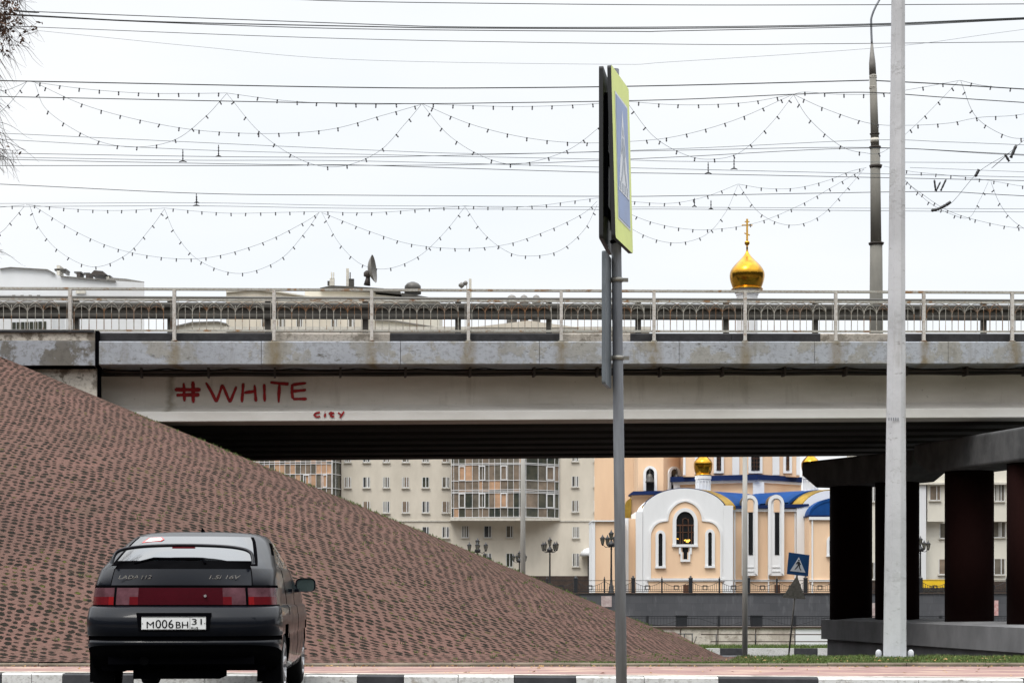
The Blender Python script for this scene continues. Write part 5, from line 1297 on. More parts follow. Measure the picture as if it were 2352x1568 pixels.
m = MB(); c = W(2055,1511,YO); m.box((c.x-.33,c.y-.33,c.z-.12),(c.x+.33,c.y+.33,c.z+.012)); m.build('base_plate', M['pole_paint'], op)
bolt = None
for dx, dy in ((-.25,0),(.25,0),(0,.25),(0,-.05)):
    m = MB(); m.lathe([(.046,0),(.048,.07),(.042,.10),(.024,.12),(.008,.125)],(c.x+dx,c.y+dy,c.z+.012),14)
    if bolt is None: bolt = m.build('bolt_cover', M['pole_paint'], op, (c.x+dx,c.y+dy,c.z+.012))
    else: q = copy_tree(bolt, op); q.location = Vector((c.x+dx,c.y+dy,c.z+.012))-op.location
m = MB(); p = W(2041,965,YO-.22)
for k in range(5): m.obox((p.x+.035*k+.01,YO-.160,p.z),(.018,0,0),(0,.004,0),(0,0,.05))
m.build('stencil_mark', M['steel_post'], op)
# thin posts beyond the bridge
for u, Y, w, l in ((1711,64,.16,'thin grey concrete post between the church niches and the crossing sign'),(1201,60,.145,'thin grey post before the glazed bay, its foot hidden by the slope')):
    p = W(u,1507,Y); m = MB(); m.lathe([(w/2*1.25,-.15),(w/2*1.2,4),(w/2,8.4)],(p.x,p.y,EYE-2.05-.87*max(0,(Y-50)/30)),14)
    tag(m.build('concrete_post', M['post_concrete'], None, p), l, 'post')
# crossing sign beyond the bridge with a triangular sign below it
YS = 60.0
cs = thing('crossing_sign', W(1811,1510,YS), 'tilted blue pedestrian crossing sign on a leaning post, with a grey triangle sign below', 'road sign')
m = MB(); m.tube([W(1810.5,1514,YS),W(1836,1272,YS)],.03,8); m.build('post', M['sign_tri_back'], cs)
c0 = [W(u,v,YS-.06) for u,v in ((1811.8,1267.6),(1859.4,1274),(1856,1323),(1807,1317.5))]
m = MB(); m.prism(c0,(0,.02,0)); pl = m.build('sign_plate', M['sign_blue_dark'], cs)
def sp2(q, r, off):    # point inside the plate
    a = c0[0].lerp(c0[1], q); b = c0[3].lerp(c0[2], q); p = a.lerp(b, r); p.y -= off; return p
m = MB(); m.prism([sp2(.5,.16,.008),sp2(.86,.84,.008),sp2(.14,.84,.008)],(0,.006,0)); m.build('white_triangle', M['sign_white'], pl)
def figure(m, f, off, dz):
    polys = [[(.50,.26),(.55,.29),(.54,.34),(.49,.34),(.47,.30)],[(.46,.36),(.56,.36),(.58,.52),(.48,.54),(.44,.44)],[(.44,.38),(.47,.40),(.40,.52),(.37,.49)],[(.55,.38),(.63,.48),(.60,.51),(.54,.44)],
             [(.48,.52),(.54,.54),(.46,.66),(.37,.76),(.34,.73),(.42,.63)],[(.52,.52),(.58,.52),(.60,.64),(.67,.75),(.63,.77),(.55,.66)]]
    for p in polys: m.prism([f(q, r, off) for q, r in p], dz)
m = MB(); figure(m, sp2, .013, (0,.004,0)); m.build('walking_figure', M['sign_black'], pl)
t0 = [W(u,v,YS-.05) for u,v in ((1830.6,1321),(1850.5,1375.5),(1796.4,1371.4))]
m = MB(); m.prism(t0,(0,.02,0)); m.build('triangle_plate', M['clamp'], cs)

# ------------------------------------------------------------------ near street sign
ss = thing('street_sign', W(1428,1668,12.1), 'tall grey post with back-to-back crossing signs, the right one yellow-edged, and a narrow side plate', 'road sign')
m = MB(); m.tube([(W(1428.5,1672,12.1)),W(1421,1000,12.1),W(1416,590,12.1),W(1411,160,12.1)],[.0385,.0375,.035,.033],20); m.build('post', M['steel_post'], ss)
h0, h1 = EYE+(1358-545)/F*11.7, EYE+(1358-148)/F*11.7
def plate(name, un, uf, Yn, Yf, z0, z1, th, mface, medge, r=.022, lean=0):
    a = Vector(((un-1176)/F*Yn, Yn, 0)); b = Vector(((uf-1176)/F*Yf, Yf, 0)); d = b-a; n = Vector((d.y,-d.x,0)).normalized()
    L = d.length
    def P(q, z, off): return a+d*q+n*off+Vector((-lean*z,0,z0+(z1-z0)*z))
    out = []
    for cx_, cz_, s in ((r/L, r/(z1-z0), 180),(1-r/L, r/(z1-z0), 270),(1-r/L,1-r/(z1-z0),0),(r/L,1-r/(z1-z0),90)):
        for k in range(5): t = math.radians(s+90*k/4); out.append((cx_+r/L*math.cos(t), cz_+r/(z1-z0)*math.sin(t)))
    m = MB(); m.prism([P(q,z,0) for q,z in out], n*th, 0, 1)
    # folded rim
    m.band([P(q,z,0) for q,z in out],[P(.5+(q-.5)*.955,.5+(z-.5)*.975,0) for q,z in out], n*-.022, 1, True)
    return m.build(name, [mface, medge], ss), P, d, n, L
yp, P, d, n, L = plate('yellow_plate',1412,1452,11.7,12.28,h0,h1,.006,M['sign_yellow'],M['sign_back'],lean=.030)
# the face that shows is the one turned to the right
def FP(q, z, off=.0): return P(q, 1-z, .006+off)
m = MB(); m.prism([FP(.16,.13,.001),FP(.86,.13,.001),FP(.86,.875,.001),FP(.16,.875,.001)], n*.002); m.build('white_border', M['sign_white'], yp)
m = MB(); m.prism([FP(.19,.145,.0035),FP(.83,.145,.0035),FP(.83,.862,.0035),FP(.19,.862,.0035)], n*.002); m.build('blue_panel', M['sign_blue'], yp)
m = MB(); m.prism([FP(.51,.20,.006),FP(.80,.70,.006),FP(.22,.70,.006)], n*.002); m.build('white_triangle', M['sign_white'], yp)
fg = lambda q, r, off: FP(.5+(q-.5)*1.0, .12+r*.68, off)
m = MB(); figure(m, fg, .0085, n*.0015)
for k in range(4): m.prism([FP(.27+.13*k,.64,.0085),FP(.33+.13*k,.64,.0085),FP(.32+.13*k,.69,.0085),FP(.26+.13*k,.69,.0085)], n*.0015)
m.build('walking_figure', M['sign_faded'], yp)
dp, P2, d2, n2, L2 = plate('dark_plate',1383,1404.5,11.72,12.34,h0+.0,h1,.006,M['sign_back'],M['sign_back'])
m = MB()
for z in (.18,.5,.82): m.obox(P2(.12,z,.006), d2*.76, n2*.022, (0,0,.035))
for q in (.12,.84): m.obox(P2(q,.14,.006), d2*.04, n2*.026, (0,0,(h1-h0)*.72))
m.build('stiffener', M['black'], dp)
zb0, zb1 = EYE+(1358-880)/F*11.8, EYE+(1358-573)/F*11.8
sp_, P3, d3, n3, L3 = plate('side_plate',1389.5,1403,11.82,12.12,zb0,zb1,.004,M['sign_edge'],M['sign_edge'],.02)
for v in (643,822):
    m = MB()
    c = W(1428.5-12.5*(1668-v)/1076*1.02, v, 12.1); 
    m.tube([(c.x,c.y,c.z-.014),(c.x,c.y,c.z+.014)],.044,16)
    m.box((c.x-.075,c.y-.012,c.z-.012),(c.x+.08,c.y+.012,c.z+.012)); m.build('clamp', M['clamp'], ss)
m = MB()
for z in (.03,.5,.94): a = P2(.5,z,.03); b = P(.45,z,-.022); m.tube([a,b],.014,6)
m.build('spacer', M['black'], ss)

# ------------------------------------------------------------------ bare tree at the left
tx, ty = -10.2, 25.2
tr = thing('bare_tree', (tx,ty,EYE+slope_h(tx,ty)-.05), 'leafless tree with drooping twigs and a few brown leaves at the upper left corner', 'tree')
rt = random.Random(11); z0 = EYE+slope_h(tx,ty)-.2
trunk = cr([(tx,ty,z0),(tx+.05,ty,z0+2.5),(tx-.1,ty+.1,z0+5),(tx+.12,ty,z0+7.5),(tx,ty-.1,z0+10.5)],6)
m = MB(); m.tube(trunk,[.17*(1-.8*i/(len(trunk)-1)) for i in range(len(trunk))],10); m.build('trunk', M['bark'], tr)
bm_ = MB(); tw = MB(); lf = MB()
def twig(p, d, L, r, droop, depth):
    pts = [p]; n = 7
    for i in range(n):
        t = i/n
        d = (d+Vector((rt.gauss(0,.10),rt.gauss(0,.10),(-droop*(1-1.7*t))+rt.gauss(0,.06)))).normalized()
        p = p+d*(L/n); pts.append(p)
    (bm_ if r > .012 else tw).tube(pts,[r*(1-.75*i/n) for i in range(n+1)],5 if r > .012 else 3,0,False)
    return pts
def leaves(p, k, s):
    for _ in range(k):
        c = p+Vector((rt.gauss(0,s),rt.gauss(0,s),rt.gauss(0,s)-.02)); a = Vector((rt.gauss(0,1),rt.gauss(0,1),rt.gauss(0,1))).normalized(); b = a.cross(Vector((rt.gauss(0,1),rt.gauss(0,1),rt.gauss(0,1)))).normalized()
        l = rt.uniform(.018,.045); lf.add([c-a*l,c+b*l*.5,c+a*l,c-b*l*.5],[(0,1,2,3)])
limbs = 22
for i in range(limbs):
    q = .42+.58*i/limbs; k = q*(len(trunk)-1); p = trunk[int(k)] if int(k) >= len(trunk)-1 else trunk[int(k)].lerp(trunk[int(k)+1],k-int(k))
    a = i*2.4+rt.uniform(-.4,.4)
    if i % 2 == 0: a = rt.uniform(-.55,.6)
    el = rt.uniform(.05,.7); d = Vector((math.cos(a)*math.cos(el),math.sin(a)*math.cos(el),math.sin(el)))
    L = rt.uniform(1.9,2.7)*(1.15-.35*q)
    lp = twig(p, d, L, .035, .05, 0)
    for j in range(2, 8):
        for s in range(3):
            d2_ = (lp[j]-lp[j-1]).normalized()+Vector((rt.gauss(0,.5),rt.gauss(0,.5),rt.gauss(-.1,.4)))
            t2 = twig(lp[j], d2_.normalized(), rt.uniform(.6,1.1), .010, .16, 1)
            if rt.random() < .35: leaves(t2[rt.randint(1,6)], rt.randint(1,5), .05)
            for e in range(2, 7, 1):
                d3_ = (t2[e]-t2[e-1]).normalized()+Vector((rt.gauss(.05,.6),rt.gauss(0,.6),rt.gauss(-.25,.4)))
                t3 = twig(t2[e], d3_.normalized(), rt.uniform(.25,.65), .0045, .22, 2)
                if rt.random() < .10: leaves(t3[5], rt.randint(1,4), .04)
# denser dry clump high at the picture's corner
for k in range(120):
    p = W(rt.gauss(2,26), rt.gauss(35,42), 25+rt.uniform(-.5,.5)); leaves(p, rt.randint(2,8), .06)
    twig(p, Vector((rt.uniform(-.4,1),rt.gauss(0,.4),rt.gauss(-.2,.5))).normalized(), rt.uniform(.2,.5), .005, .2, 2)
for k in range(55):
    p = W(rt.uniform(-80,8), rt.uniform(-10,345), 25+rt.uniform(-.4,.4)); twig(p, Vector((rt.uniform(.5,1),rt.gauss(0,.25),rt.uniform(-.9,.15))).normalized(), rt.uniform(.25,.80), .0045, .30, 2)
for k in range(12):
    p = W(rt.uniform(-100,-40), rt.uniform(-40,330), 25+rt.uniform(-.4,.4)); t2 = twig(p, Vector((1,rt.gauss(0,.2),rt.uniform(-.5,.3))).normalized(), rt.uniform(.5,.9), .010, .18, 1)
    for e in range(1,7):
        for s in range(2): twig(t2[e], ((t2[e]-t2[e-1]).normalized()+Vector((rt.gauss(.1,.5),rt.gauss(0,.4),rt.gauss(-.3,.5)))).normalized(), rt.uniform(.2,.5), .004, .30, 2)
    if rt.random() < .4: leaves(t2[4], rt.randint(2,7), .05)
bm_.build('branches', M['bark'], tr); tg_ = tw.build('twigs', M['twig'], tr); tg_['kind'] = 'stuff'
l_ = lf.build('leaves', M['leaf_brown'], tr); l_['kind'] = 'stuff'
# ------------------------------------------------------------------ parked hatchback seen from behind
def car_paint(name, base, dirt, amt):
    m, nt, b = newmat(name); b.inputs['Specular IOR Level'].default_value = .08; b.inputs['Coat Weight'].default_value = .42; b.inputs['Coat IOR'].default_value = 1.33; b.inputs['Coat Roughness'].default_value = .03
    tc = nd(nt, 'ShaderNodeTexCoord'); s = nd(nt, 'ShaderNodeSeparateXYZ'); nt.links.new(tc.outputs['Object'], s.inputs[0])
    n = noise_fac(nt, tc.outputs['Object'], 5, .35, .75, 6)
    low = nd(nt, 'ShaderNodeMapRange'); low.inputs[1].default_value = .95; low.inputs[2].default_value = .25; nt.links.new(s.outputs[2], low.inputs[0])
    f = mth(nt, 'MULTIPLY', mth(nt, 'MULTIPLY', n, low.outputs[0]), amt)
    nt.links.new(mixc(nt, f, base, dirt), b.inputs['Base Color'])
    r = mth(nt, 'ADD', mth(nt, 'MULTIPLY', f, .5), .30); nt.links.new(r, b.inputs['Roughness'])
    return m
M['car'] = car_paint('blue-black car paint', (.003,.0042,.0075), (.045,.04,.036), .6)
M['car_bumper'] = car_paint('blue-black bumper paint', (.0032,.0045,.0078), (.022,.02,.019), .3)
M['car_glass'] = simple('car glass', (.004,.005,.006), .03, 0, .1, 1, spec=.75, coat=.6)
M['tyre'] = simple('tyre rubber', (.010,.010,.010), .85, 0, .3, 9, spec=.15)
M['rim'] = simple('alloy rim', (.42,.42,.43), .35, .7, .4, 7)
M['lens_red'] = simple('red lens', (.11,.006,.010), .2, 0, .25, 6, coat=.1, spec=.25)
M['lens_bright'] = simple('bright red lens', (.21,.008,.010), .2, 0, .15, 6, coat=.2, spec=.3)
M['lens_dark'] = simple('dark red reflector', (.048,.003,.007), .22, 0, .3, 3, coat=.1, spec=.2)
M['lens_pink'] = simple('clear pinkish lens', (.125,.055,.068), .2, 0, .35, 9, c2=(.055,.022,.027), coat=.1, spec=.25)
M['chrome'] = simple('chrome letters', (.62,.62,.62), .25, .9)
M['plate_white'] = simple('licence plate', (.68,.69,.69), .5, 0, .08, 5)
M['mirror_glass'] = simple('mirror glass', (.10,.14,.14), .08, .6, .3, 4)
M['sticker_white'] = simple('white sticker', (.75,.72,.72), .5)
M['sticker_red'] = simple('red sticker rim', (.6,.06,.05), .5)
CX, CY, YAW = -2.735, 14.3, math.radians(3.2)
car = thing('parked_car', (CX, CY, 0), 'dark blue-black hatchback parked with its rear to the camera, in front of the paver slope', 'car')
car.rotation_euler.z = YAW
LV = [ # side z, rear z, half width, rear y, front y
 (.20,.405,.72,.13,4.0),(.24,.42,.79,.06,4.08),(.34,.455,.82,.035,4.14),(.42,.492,.83,.02,4.16),(.46,.500,.835,.0,4.17),(.50,.520,.835,.0,4.17),(.525,.528,.832,.03,4.17),(.565,.562,.832,.03,4.17),(.572,.570,.84,.0,4.17),
 (.65,.65,.843,-.006,4.17),(.715,.715,.843,-.01,4.17),(.728,.728,.838,.004,4.16),(.795,.795,.828,.03,4.15),(.805,.805,.815,.055,4.14),(.812,.812,.805,.085,4.13),(.822,.822,.803,.082,4.13),
 (.888,.888,.798,.086,4.08),(.962,.962,.788,.094,3.95),(.974,.974,.786,.098,3.6),(.984,.984,.784,.094,3.2),(1.05,1.05,.774,.11,3.05),(1.118,1.118,.757,.135,2.97),(1.130,1.130,.748,.155,2.93),
 (1.145,1.145,.738,.17,2.9),(1.19,1.19,.72,.29,2.82),(1.25,1.25,.692,.44,2.70),(1.31,1.31,.662,.60,2.58),(1.37,1.37,.628,.78,2.45),(1.412,1.412,.594,.90,2.35),(1.436,1.436,.555,.98,2.27),(1.454,1.454,.50,1.10,2.15),(1.466,1.466,.38,1.32,2.0),(1.470,1.470,.2,1.5,1.85)]
FR = [0,.12,.24,.36,.458,.552,.63,.70,.727,.772,.784,.82,.86,.90,.935,.962,.981,.993,1.0]
NS = 44
def ring(l):
    zs, zr, w, yr, yf = l; Lr = .46 if zs < 1.0 else .46+.34*min(1,(zs-1.0)/.35); Lf = min(.8,(yf-yr)*.4); n = 3.3 if zs < 1.0 else 2.9
    pts = []
    for f in FR: pts.append((f*w, yr+Lr-Lr*max(0,1-f**n)**(1/n)))
    for k in range(1, NS): pts.append((w, yr+Lr+(yf-Lf-yr-Lr)*k/NS))
    for f in reversed(FR[::2]): pts.append((f*w, yf-Lf+Lf*max(0,1-f**2.6)**(1/2.6)))
    out = []
    for x, y in pts:
        q = max(0,(1.9-y)/1.9); x2 = x*(1-.055*q*q-.03*max(0,(y-2.2)/2)**2)
        t = max(0, min(1, 1-y/.62)); t = t*t*(3-2*t)
        out.append((x2, y, zs+(zr-zs)*t))
    return out
rings = [ring(l) for l in LV]; NP = len(rings[0])
full = []
for r in rings: full.append([Vector(p) for p in r]+[Vector((-p[0],p[1],p[2])) for p in reversed(r[1:-1])])
NF = len(full[0]); NR = len(FR)
jz = {round(l[0],3): i for i, l in enumerate(LV)}
J = lambda z: min(range(len(LV)), key=lambda i: abs(LV[i][0]-z))
parts = {}
def fi(k):     # rear fraction of ring column k
    kk = k if k < NF/2 else NF-1-k
    return (FR[kk]+FR[min(kk+1,NR-1)])/2 if kk < NR-1 else 9
for j in range(len(full)-1):
    for k in range(NF):
        l = (k+1) % NF; q = [full[j][k],full[j][l],full[j+1][l],full[j+1][k]]
        c = sum(q, Vector())/4; f = fi(k); zr = LV[j][1]; side = abs(c.x) > .55
        key, mat = 'body', 'car'
        rear = f < 8 and c.y < 1.6
        for wy in (.80, 3.27):
            if abs(c.x) > .62 and math.hypot(c.y-wy, c.z-.30) < .345: key = None
        if key is None: continue
        if c.z < .812 and c.y < .62 and rear:
            key, mat = 'rear_bumper', 'car_bumper'
            if .527 <= zr < .562 or zr < .49: mat = 'trim'
        elif c.z < .812 and c.y > 3.75: key, mat = 'front_bumper', 'car_bumper'
        elif J(.812) <= j < J(.822) and rear: mat = 'trim'
        elif J(.822) <= j < J(.962) and rear and c.y < .42:
            top = j >= J(.888)
            if f < .458: key, mat = 'reflector_panel', 'lens_dark'
            elif f < .552: key, mat = 'reversing_light', 'lens_red' if not top else 'lens_pink'
            elif f < .70: key, mat = 'reversing_light', 'lens_pink'
            elif f < .727: mat = 'trim'
            else:
                key = 'tail_light'; mat = 'lens_pink' if top else ('lens_bright' if f < .80 else 'lens_red')
            if key in ('tail_light','reversing_light'): key += ('R' if c.x > 0 else 'L')
        elif J(.962) <= j < J(.984) and rear: mat = 'trim'
        elif J(.984) <= j < J(1.118) and rear and f < .772: key, mat = 'tailgate', 'car'
        elif J(.984) <= j < J(1.118) and rear and .772 < f < .784: mat = 'trim'
        elif J(1.118) <= j < J(1.145) and rear and f < .784: mat = 'trim'
        elif J(1.145) <= j < J(1.412) and rear and f < .86 and c.y < 1.5:
            key, mat = ('rear_window', 'car_glass') if j >= J(1.19) else ('body','trim')
            if f > .82: key, mat = 'body', 'trim'
        elif J(1.145) <= j < J(1.37) and side:
            yb = c.y
            if .98+(c.z-1.15)*1.3 < yb < 2.95-(c.z-1.15)*2.0:
                if 1.50 < yb < 1.56 or 2.22 < yb < 2.27: mat = 'trim'
                else: key, mat = 'side_window'+('R' if c.x > 0 else 'L'), 'car_glass'
        elif c.y > 2.3 and c.z > 1.15 and c.z < 1.42 and abs(c.x) < .6: key, mat = 'windscreen', 'car_glass'
        # door gaps
        if key == 'body' and mat == 'car' and abs(c.x) > .6 and .3 < c.z < 1.15:
            for g in (1.12, 2.02): 
                if abs(c.y-g) < .022: mat = 'trim'
        b = parts.setdefault(key, {'mb': MB(), 'mats': [], 'vi': {}})
        if mat not in b['mats']: b['mats'].append(mat)
        mi = b['mats'].index(mat); ids = []
        for (jj, kk) in ((j,k),(j,l),(j+1,l),(j+1,k)):
            if (jj,kk) not in b['vi']: b['vi'][(jj,kk)] = len(b['mb'].v); b['mb'].v.append(tuple(full[jj][kk]))
            ids.append(b['vi'][(jj,kk)])
        b['mb'].f.append(tuple(ids)); b['mb'].m.append(mi); b['mb'].sm.append(True)
def cbuild(m, name, mats, parent=None, smooth=None):
    if not isinstance(mats, (list,tuple)): mats = [mats]
    me = bpy.data.meshes.new(name); me.from_pydata([tuple(v) for v in m.v], [], m.f)
    for x in mats: me.materials.append(x)
    me.polygons.foreach_set('material_index', m.m); me.polygons.foreach_set('use_smooth', m.sm); me.update()
    o = bpy.data.objects.new(name, me); C.objects.link(o); o.parent = parent or car; return o
po = {}
for key, b in parts.items():
    nm = key[:-1] if key[-1] in 'RL' and key[:-1] in ('tail_light','reversing_light','side_window') else key
    m = b['mb']
    if key == 'body':      # roof cap
        top = [b['vi'][(len(full)-1,k)] for k in range(NF) if (len(full)-1,k) in b['vi']]
        m.f.append(tuple(top)); m.m.append(b['mats'].index('car')); m.sm.append(True)
    po[key] = cbuild(m, nm, [M[x] for x in b['mats']])
# underside, arches
m = MB(); m.box((-.68,.30,.27),(.68,4.0,.62)); m.box((-.60,.14,.33),(.60,.42,.50)); m.box((-.58,1.1,.62),(.58,2.9,.98)); cbuild(m, 'underbody', M['black'])
m = MB(); m.prism([(-.72,.10,.22),(.72,.10,.22),(.72,.1,.24),(-.72,.1,.24)],(0,.01,0))
m = MB(); m.tube([(-.30,.10,.36),(-.30,.6,.36)],.038,14); m.lathe([(.030,0),(.030,.01)],(0,0,-5),3); m.v = m.v[:28]; m.f = [f for f in m.f if max(f) < 28]; m.m = m.m[:len(m.f)]; m.sm = m.sm[:len(m.f)]; cbuild(m, 'exhaust', M['trim'])
m = MB(); m.box((-.42,.30,.20),(.30,.85,.34)); m.tube([(-.62,.8,.30),(.62,.8,.30)],.05,8); cbuild(m, 'rear_axle', M['black'])
for s in (-1,1):
    m = MB(); m.box((s*.70-.10,1.02 if False else .42,.17),(s*.70+.10,.435,.46)); cbuild(m, 'mud_flap', M['trim'])
# wheels
def wheel(x, y):
    s = 1 if x > 0 else -1
    m = MB(); prof = [(.19,-.085),(.25,-.09),(.285,-.075),(.295,-.05),(.297,0),(.295,.05),(.285,.075),(.25,.09),(.19,.085)]; n = 36; v = []
    for r, a in prof:
        for k in range(n): t = 2*PI*k/n; v.append((x+a*s, y+r*math.cos(t), .297+r*math.sin(t)))
    m.add(v, [(i*n+k,i*n+(k+1)%n,(i+1)*n+(k+1)%n,(i+1)*n+k) for i in range(len(prof)-1) for k in range(n)], 0, True)
    w_ = cbuild(m, 'wheel', M['tyre'])
    m = MB(); prof = [(.195,.088),(.185,.092),(.17,.06),(.05,.045),(.03,.075),(.002,.08)]; v = []
    for r, a in prof:
        for k in range(n): t = 2*PI*k/n; q = a+(.03 if (k % 6 in (0,1,2) and .04 < r < .18) else 0); v.append((x+q*s, y+r*math.cos(t), .297+r*math.sin(t)))
    m.add(v, [(i*n+k,i*n+(k+1)%n,(i+1)*n+(k+1)%n,(i+1)*n+k) for i in range(len(prof)-1) for k in range(n)], 0, False)
    cbuild(m, 'rim', M['rim'], w_)
for x in (-.715,.715):
    for y in (.80,3.27): wheel(x, y)
# surface lookups on the body
def surf_y(x, z):
    for j in range(len(LV)-1):
        if LV[j][1] <= z <= LV[j+1][1]:
            t = (z-LV[j][1])/(LV[j+1][1]-LV[j][1]); ys = []
            for jj in (j, j+1):
                r = rings[jj]
                for a, b in zip(r[:NR], r[1:NR]):
                    if a[0] <= abs(x) <= b[0]: ys.append(a[1]+(b[1]-a[1])*(abs(x)-a[0])/(b[0]-a[0]+1e-9)); break
                else: ys.append(r[NR-1][1])
            return ys[0]*(1-t)+ys[1]*t
    return 0
def sheet(name, outline, mat, off=.004, th=.004, parent=None):
    m = MB(); m.prism([(x, surf_y(x,z)-off-th, z) for x, z in outline], (0,th,0)); return cbuild(m, name, mat, parent)
bp_ = po['rear_bumper']
m = MB(); m.prism([(x, -.016, z) for x, z in [(-.345,.757),(.265,.757),(.245,.605),(-.325,.605)]], (0,.03,0)); cbuild(m, 'plate_recess', M['black'], bp_)
m = MB(); m.prism([(x, -.028, z) for x, z in [(-.300,.724),(.222,.724),(.222,.618),(-.300,.618)]], (0,.010,0)); pt = cbuild(m, 'licence_plate', M['plate_white'])
def text(s, x, z, y, size, mat, parent, name='lettering', rx=PI/2, shear=0, sx=1, space=1, offset=0, ex=.001, fit=None):
    y = y if y is not None else min(surf_y(x,z+.02),surf_y(x+.15,z+.02))-.004
    c = bpy.data.curves.new(name, 'FONT'); c.body = s; c.size = size; c.extrude = ex; c.shear = shear; c.space_character = space; c.offset = offset; c.resolution_u = 3
    c.materials.append(mat); t_o = bpy.data.objects.new('tmp', c); C.objects.link(t_o); bpy.context.view_layer.update()
    me = bpy.data.meshes.new_from_object(t_o.evaluated_get(bpy.context.evaluated_depsgraph_get())); bpy.data.objects.remove(t_o); me.name = name
    o = bpy.data.objects.new(name, me); C.objects.link(o); xs_ = [v.co.x for v in me.vertices]; k = (fit/(max(xs_)-min(xs_)) if fit else sx)
    o.parent = parent; o.location = (x-min(xs_)*k, y, z); o.rotation_euler = (rx,0,0); o.scale.x = k; return o
for t_, xa, xb, z_, sz in (('M',-.258,-.199,.632,.078),('006',-.186,-.040,.632,.100),('BH',-.021,.079,.632,.078),('31',.110,.190,.661,.070),('RUS',.104,.160,.626,.023)):
    text(t_, xa, z_, -.030, sz, M['black'], pt, 'plate_number' if t_[0] in '03' else 'plate_letters', fit=xb-xa)
m = MB(); m.box((.092,-.0295,.621),(.0945,-.0285,.722)); m.box((-.298,-.0295,.6195),(.220,-.0285,.6225)); m.box((-.298,-.0295,.7200),(.220,-.0285,.7228)); cbuild(m, 'plate_border', M['black'], pt)
for xx in (-.292,.213):
    m = MB(); m.box((xx-.003,-.031,.667),(xx+.003,-.029,.673)); cbuild(m, 'plate_screw', M['black'], pt)
tg = po['tailgate']
text('LADA', -.515, 1.036, None, .044, M['chrome'], tg, shear=.3, ex=.002, fit=.165); text('112', -.325, 1.036, None, .044, M['chrome'], tg, shear=.3, ex=.002, fit=.085); text('1.5i', .232, 1.036, None, .044, M['chrome'], tg, shear=.3, ex=.002, fit=.105); text('16V', .365, 1.036, None, .044, M['chrome'], tg, shear=.3, ex=.002, fit=.125)
# small lock in the panel
m = MB(); m.tube([(.205,.068,.895),(.205,.090,.895)],.011,12); cbuild(m, 'lock', M['rim'], po['reflector_panel'])
# lip strip across the bumper
# spoiler: curved blade on two feet
path = [(-.585,.20,1.160,.05),(-.575,.24,1.215,.07),(-.55,.27,1.262,.09),(-.47,.30,1.292,.115),(-.30,.325,1.312,.13),(0,.335,1.320,.135),(.30,.325,1.312,.13),(.47,.30,1.292,.115),(.55,.27,1.262,.09),(.575,.24,1.215,.07),(.585,.20,1.160,.05)]
P_ = cr([(x,y,z) for x,y,z,c in path],5); n = len(P_); v = []
for i, p in enumerate(P_):
    c = path[min(len(path)-1,round(i/5))][3]; t = (P_[min(i+1,n-1)]-P_[max(i-1,0)]).normalized(); nn_ = Vector((-t.z,0,t.x)).normalized()
    if nn_.z < 0: nn_ = -nn_
    for a, b in ((0,0),(.006,.010),(.4,.016),(1,.012),(1,-.006),(.4,-.014),(.02,-.010)): v.append(p+Vector((0,a*c,0))+nn_*b)
m = MB(); m.add(v, [(i*7+k,i*7+(k+1)%7,(i+1)*7+(k+1)%7,(i+1)*7+k) for i in range(n-1) for k in range(7)]+[tuple(range(7)),tuple((n-1)*7+k for k in range(7))[::-1]],0,True); sp_o = cbuild(m, 'spoiler', M['car'])
m = MB(); m.box((-.10,.328,1.292),(.09,.36,1.306)); cbuild(m, 'brake_light', M['lens_red'], sp_o)
m = MB(); m.tube([(-.40,surf_y(-.4,1.165)-.02,1.165),(-.25,surf_y(-.25,1.205)-.02,1.208),(.05,surf_y(.05,1.20)-.02,1.203),(.16,surf_y(.16,1.205)-.02,1.205),(.19,surf_y(.19,1.16)-.02,1.165)],.011,6); cbuild(m, 'wiper', M['black'], po['rear_window'])
# warning sticker on the upper glass
def gl(pts, off): return [(x, surf_y(x,z)-off, z+off*.3) for x, z in pts]
m = MB(); m.prism(gl([(-.43,1.352),(-.385,1.398),(-.27,1.404),(-.235,1.384),(-.255,1.366)],.006),(0,.003,0)); stk = cbuild(m, 'sticker', M['sticker_red'], po['rear_window'])
m = MB(); m.prism(gl([(-.405,1.358),(-.372,1.394),(-.277,1.399),(-.25,1.384),(-.265,1.371)],.010),(0,.003,0)); cbuild(m, 'sticker_face', M['sticker_white'], stk)
# roof aerial, door handles, mirrors
m = MB(); m.tube([(.04,1.30,1.46),(.04,1.28,1.478),(.04,1.24,1.488)],[.022,.014,.008],8); cbuild(m, 'aerial', M['black'])
for s in (-1,1):
    X = s*.875; m = MB(); v = []; N = 20
    for y, k in ((2.60,.86),(2.585,1),(2.63,1.0),(2.70,.8),(2.73,.3)):
        for i in range(N):
            a = 2*PI*i/N; ca, sa = math.cos(a), math.sin(a); v.append((X+.095*k*math.copysign(abs(ca)**.55,ca)*(1 if ca*s > 0 else 1.05), y, .995+.068*k*math.copysign(abs(sa)**.6,sa)))
    m.add(v,[(i*N+k,i*N+(k+1)%N,(i+1)*N+(k+1)%N,(i+1)*N+k) for i in range(4) for k in range(N)]+[tuple(range(4*N,5*N))],0,True)
    m.box((min(s*.76,s*.86),2.62,.95),(max(s*.76,s*.86),2.68,1.0)); mo = cbuild(m, 'door_mirror', M['car'])
    m = MB(); m.add([(p[0],2.598,p[2]) for p in v[:N]],[tuple(range(N))]); cbuild(m, 'mirror_glass', M['mirror_glass'], mo)
    for y in (1.28, 2.18):
        m = MB(); xx = s*.80; m.box((min(xx,xx+s*.035),y,.925),(max(xx,xx+s*.035),y+.17,.955)); cbuild(m, 'door_handle', M['car'])
